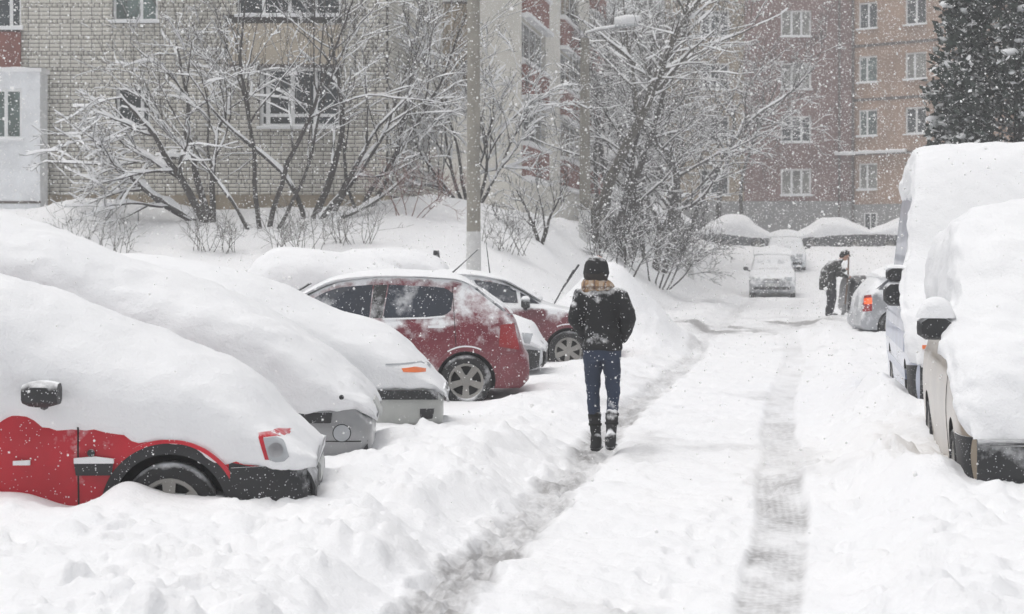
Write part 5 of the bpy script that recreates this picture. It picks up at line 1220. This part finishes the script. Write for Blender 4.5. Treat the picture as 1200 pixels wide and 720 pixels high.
    hr = MB(); ell_loft(hr, [(hx, -.02, 1.44, .10, .085), (hx, -.015, 1.50, .105, .10), (hx, 0, 1.56, .1, .1)]); fuse(hr, 'hair', M['hair'], root, .01, 3, .012, 30, 1)
    s2 = MB()
    ell_loft(s2, [(-.045, 0, 1.385, .13, .11), (-.045, 0, 1.41, .145, .125), (-.05, 0, 1.44, .128, .115), (-.052, 0, 1.462, .108, .10), (-.052, 0, 1.475, .09, .088)])
    capsule(s2, (-.14, -.06, 1.395), (.04, -.075, 1.415), .045, .042); capsule(s2, (-.10, -.05, 1.435), (.0, -.06, 1.425), .04, .045)
    fuse(s2, 'scarf', M['scarf'], root, .010, 4, .02, 12, 4)
    tag(root, 'woman in black jacket, blue jeans and plaid scarf walking away along the left rut', 'person')
woman()
def man():
    Y = 46.6; X = (974 - 600) / F * Y; root = empty('person', (X, Y, gz(X, Y) - .02), math.radians(-90))   # faces right
    hip = (0, -.03, .88); sh = (0, .12, 1.36)
    b = MB()
    ell_loft(b, [(0, -.02, .80, .15, .10), (0, -.02, .95, .15, .11), (0, .02, 1.12, .15, .11), (0, .07, 1.28, .18, .11), (0, .13, 1.40, .13, .09)])
    capsule(b, (0, .17, 1.36), (0, .29, 1.44), .055, .052); head(b, 0, .34, 1.49, .75)
    A_ = []
    for sd, ha in ((-1, (-.10, .38, 1.16)), (1, (.10, .40, .98))):
        s_ = (sd * .19, .12, 1.32); e = (sd * .23, .18, 1.04); A_.append((s_, e, ha)); capsule(b, s_, e, .05, .042); capsule(b, e, ha, .04, .03); hand(b, ha, (-sd * .8, .5, -.1), (0, 0, 1))
    L_ = [((sd * .09, -.03, .86), (sd * .10, .02, .46), (sd * .11, -.05, .09)) for sd in (-1, 1)]
    for h, k, a in L_: capsule(b, h, k, .08, .055); capsule(b, k, a, .055, .038); a = Vector(a); capsule(b, a + Vector((0, -.03, -.05)), a + Vector((0, .16, -.06)), .035, .03)
    fuse(b, 'body', M['skin'], root, .014, 4)
    c = MB(); ell_loft(c, [(0, -.09, .66, .23, .20), (0, -.09, .80, .235, .215), (0, -.08, .95, .23, .21), (0, -.04, 1.12, .24, .215), (0, .03, 1.27, .25, .20), (0, .13, 1.38, .2, .16), (0, .22, 1.43, .12, .11)])
    for s_, e, ha in A_: capsule(c, s_, e, .09, .075); capsule(c, e, Vector(e).lerp(Vector(ha), .9), .075, .06)
    fuse(c, 'coat', M['coat'], root, .014, 4, .025, 8, 2)
    t = MB(); ell_loft(t, [(0, -.02, .74, .16, .12), (0, -.02, .9, .16, .12)])
    for h, k, a in L_: capsule(t, h, k, .125, .10); capsule(t, k, Vector(k).lerp(Vector(a), .85), .10, .085)
    fuse(t, 'trousers', M['trousers'], root, .013, 4, .02, 12, 3)
    for h, k, a in L_:
        q = MB(); a = Vector(a); capsule(q, a + Vector((0, -.03, -.045)), a + Vector((0, .16, -.055)), .052, .044); capsule(q, a + Vector((0, -.03, -.04)), a + Vector((0, -.02, .1)), .05, .055); fuse(q, 'boot', M['boot'], root, .012, 3)
    q = MB(); capsule(q, (0, .33, 1.545), (0, .35, 1.56), .105, .098); capsule(q, (0, .27, 1.50), (0, .40, 1.545), .07, .06); capsule(q, (0, .42, 1.535), (0, .46, 1.50), .05, .035, sq=.5); fuse(q, 'cap', M['hat'], root, .012, 3)
    tag(root, 'man in dark coat and cap bending over a shovel beside the black saloon', 'person')
    s = empty('snow_shovel', (X + .36, Y - .0, gz(X + .36, Y)))
    MB().tube([(-.03, 0, .12), (.06, 0, 1.0), (.08, 0, 1.62)], .02, 8).build('handle', M['wood'], s, smooth=60)
    v = []; f = []
    for i in range(6):
        for k in range(7): v.append((-.05 - .03 * i / 5 + .02 * math.sin(i), -.2 + .4 * k / 6, .30 - .34 * i / 5))
    for i in range(5):
        for k in range(6): a = i*7+k; f.append((a, a+1, a+8, a+7))
    v2 = [(x + .012, y, z) for x, y, z in v]; N = len(v); f += [tuple(N + i for i in q[::-1]) for q in f]
    MB().add(v + v2, f).build('blade', M['steel'], s, smooth=60)
    tag(s, 'wooden handled snow shovel held upright by the man in the dark coat', 'shovel')
man()

# ------------------------------------------------------------------ falling snow and the white air
def flakes(N=170000, seed=5):
    g = np.random.default_rng(seed)
    u = g.random(N); Y = 7.0 + (72 - 7.0) * u ** .52
    X = g.uniform(-1, 1, N) * (.36 * Y + 2.5); Z = g.uniform(-.1, 1, N) * 0 + g.uniform(.02, 1, N) * (EYE + .16 * Y + 1.0)
    X += 0; b0 = base_z(X, Y); Z = Z + b0 * .0
    r = g.lognormal(math.log(.0072), .38, N) * np.clip(.55 + Y / 45, .7, 1.9)
    c = np.stack([X, Y, Z], 1)
    ax = g.normal(0, 1, (N, 3)); ax /= np.linalg.norm(ax, axis=1)[:, None]; b = np.cross(ax, g.normal(0, 1, (N, 3))); b /= np.linalg.norm(b, axis=1)[:, None]; d = np.cross(ax, b)
    s = r[:, None]; e = g.uniform(.8, 1.5, N)[:, None]
    near = Y < 24
    def tetra(k): return np.stack([c[k] + ax[k] * s[k] * e[k], c[k] - ax[k] * s[k] * .4 + b[k] * s[k], c[k] - ax[k] * s[k] * .4 - b[k] * s[k] * .5 + d[k] * s[k] * .87, c[k] - ax[k] * s[k] * .4 - b[k] * s[k] * .5 - d[k] * s[k] * .87], 1).reshape(-1, 3)
    def octa(k): return np.stack([c[k] + ax[k] * s[k], c[k] - ax[k] * s[k], c[k] + b[k] * s[k], c[k] - b[k] * s[k], c[k] + d[k] * s[k], c[k] - d[k] * s[k]], 1).reshape(-1, 3)
    n1_, n2_ = int(near.sum()), int((~near).sum())
    F8 = np.array([(0, 2, 4), (0, 4, 3), (0, 3, 5), (0, 5, 2), (1, 4, 2), (1, 3, 4), (1, 5, 3), (1, 2, 5)]); F4 = np.array([(0, 1, 2), (0, 2, 3), (0, 3, 1), (1, 3, 2)])
    v = np.concatenate([octa(near), tetra(~near)])
    f = np.concatenate([(np.arange(n1_)[:, None, None] * 6 + F8[None]).reshape(-1, 3), (np.arange(n2_)[:, None, None] * 4 + F4[None]).reshape(-1, 3) + n1_ * 6])
    m, n, l, p = newmat('snowflake'); p.inputs['Base Color'].default_value = (1, 1, 1, 1); p.inputs['Roughness'].default_value = .9
    tr = n.new('ShaderNodeBsdfTranslucent'); tr.inputs[0].default_value = (1, 1, 1, 1); ms = n.new('ShaderNodeMixShader'); ms.inputs[0].default_value = .55
    l.new(p.outputs[0], ms.inputs[1]); l.new(tr.outputs[0], ms.inputs[2]); l.new(ms.outputs[0], n['Material Output'].inputs[0])
    o = link('falling_snow', npmesh('falling_snow', v, f), m, smooth=180); tag(o, 'snowflakes falling through the whole street scene', 'snow', kind='stuff')
flakes()
hz_ = MB().box((-420, -50, -14), (420, 330, 24)).build('haze', None)
hm = bpy.data.materials.new('haze_air'); hm.use_nodes = True; hn, hl_ = hm.node_tree.nodes, hm.node_tree.links; hn.clear()
pv = hn.new('ShaderNodeVolumePrincipled'); ho = hn.new('ShaderNodeOutputMaterial'); pv.inputs['Color'].default_value = (.97, .975, .985, 1); pv.inputs['Density'].default_value = .0023; pv.inputs['Anisotropy'].default_value = .3
hl_.new(pv.outputs[0], ho.inputs['Volume']); hz_.data.materials.append(hm); tag(hz_, 'pale snowy air filling the street', 'haze', kind='stuff')
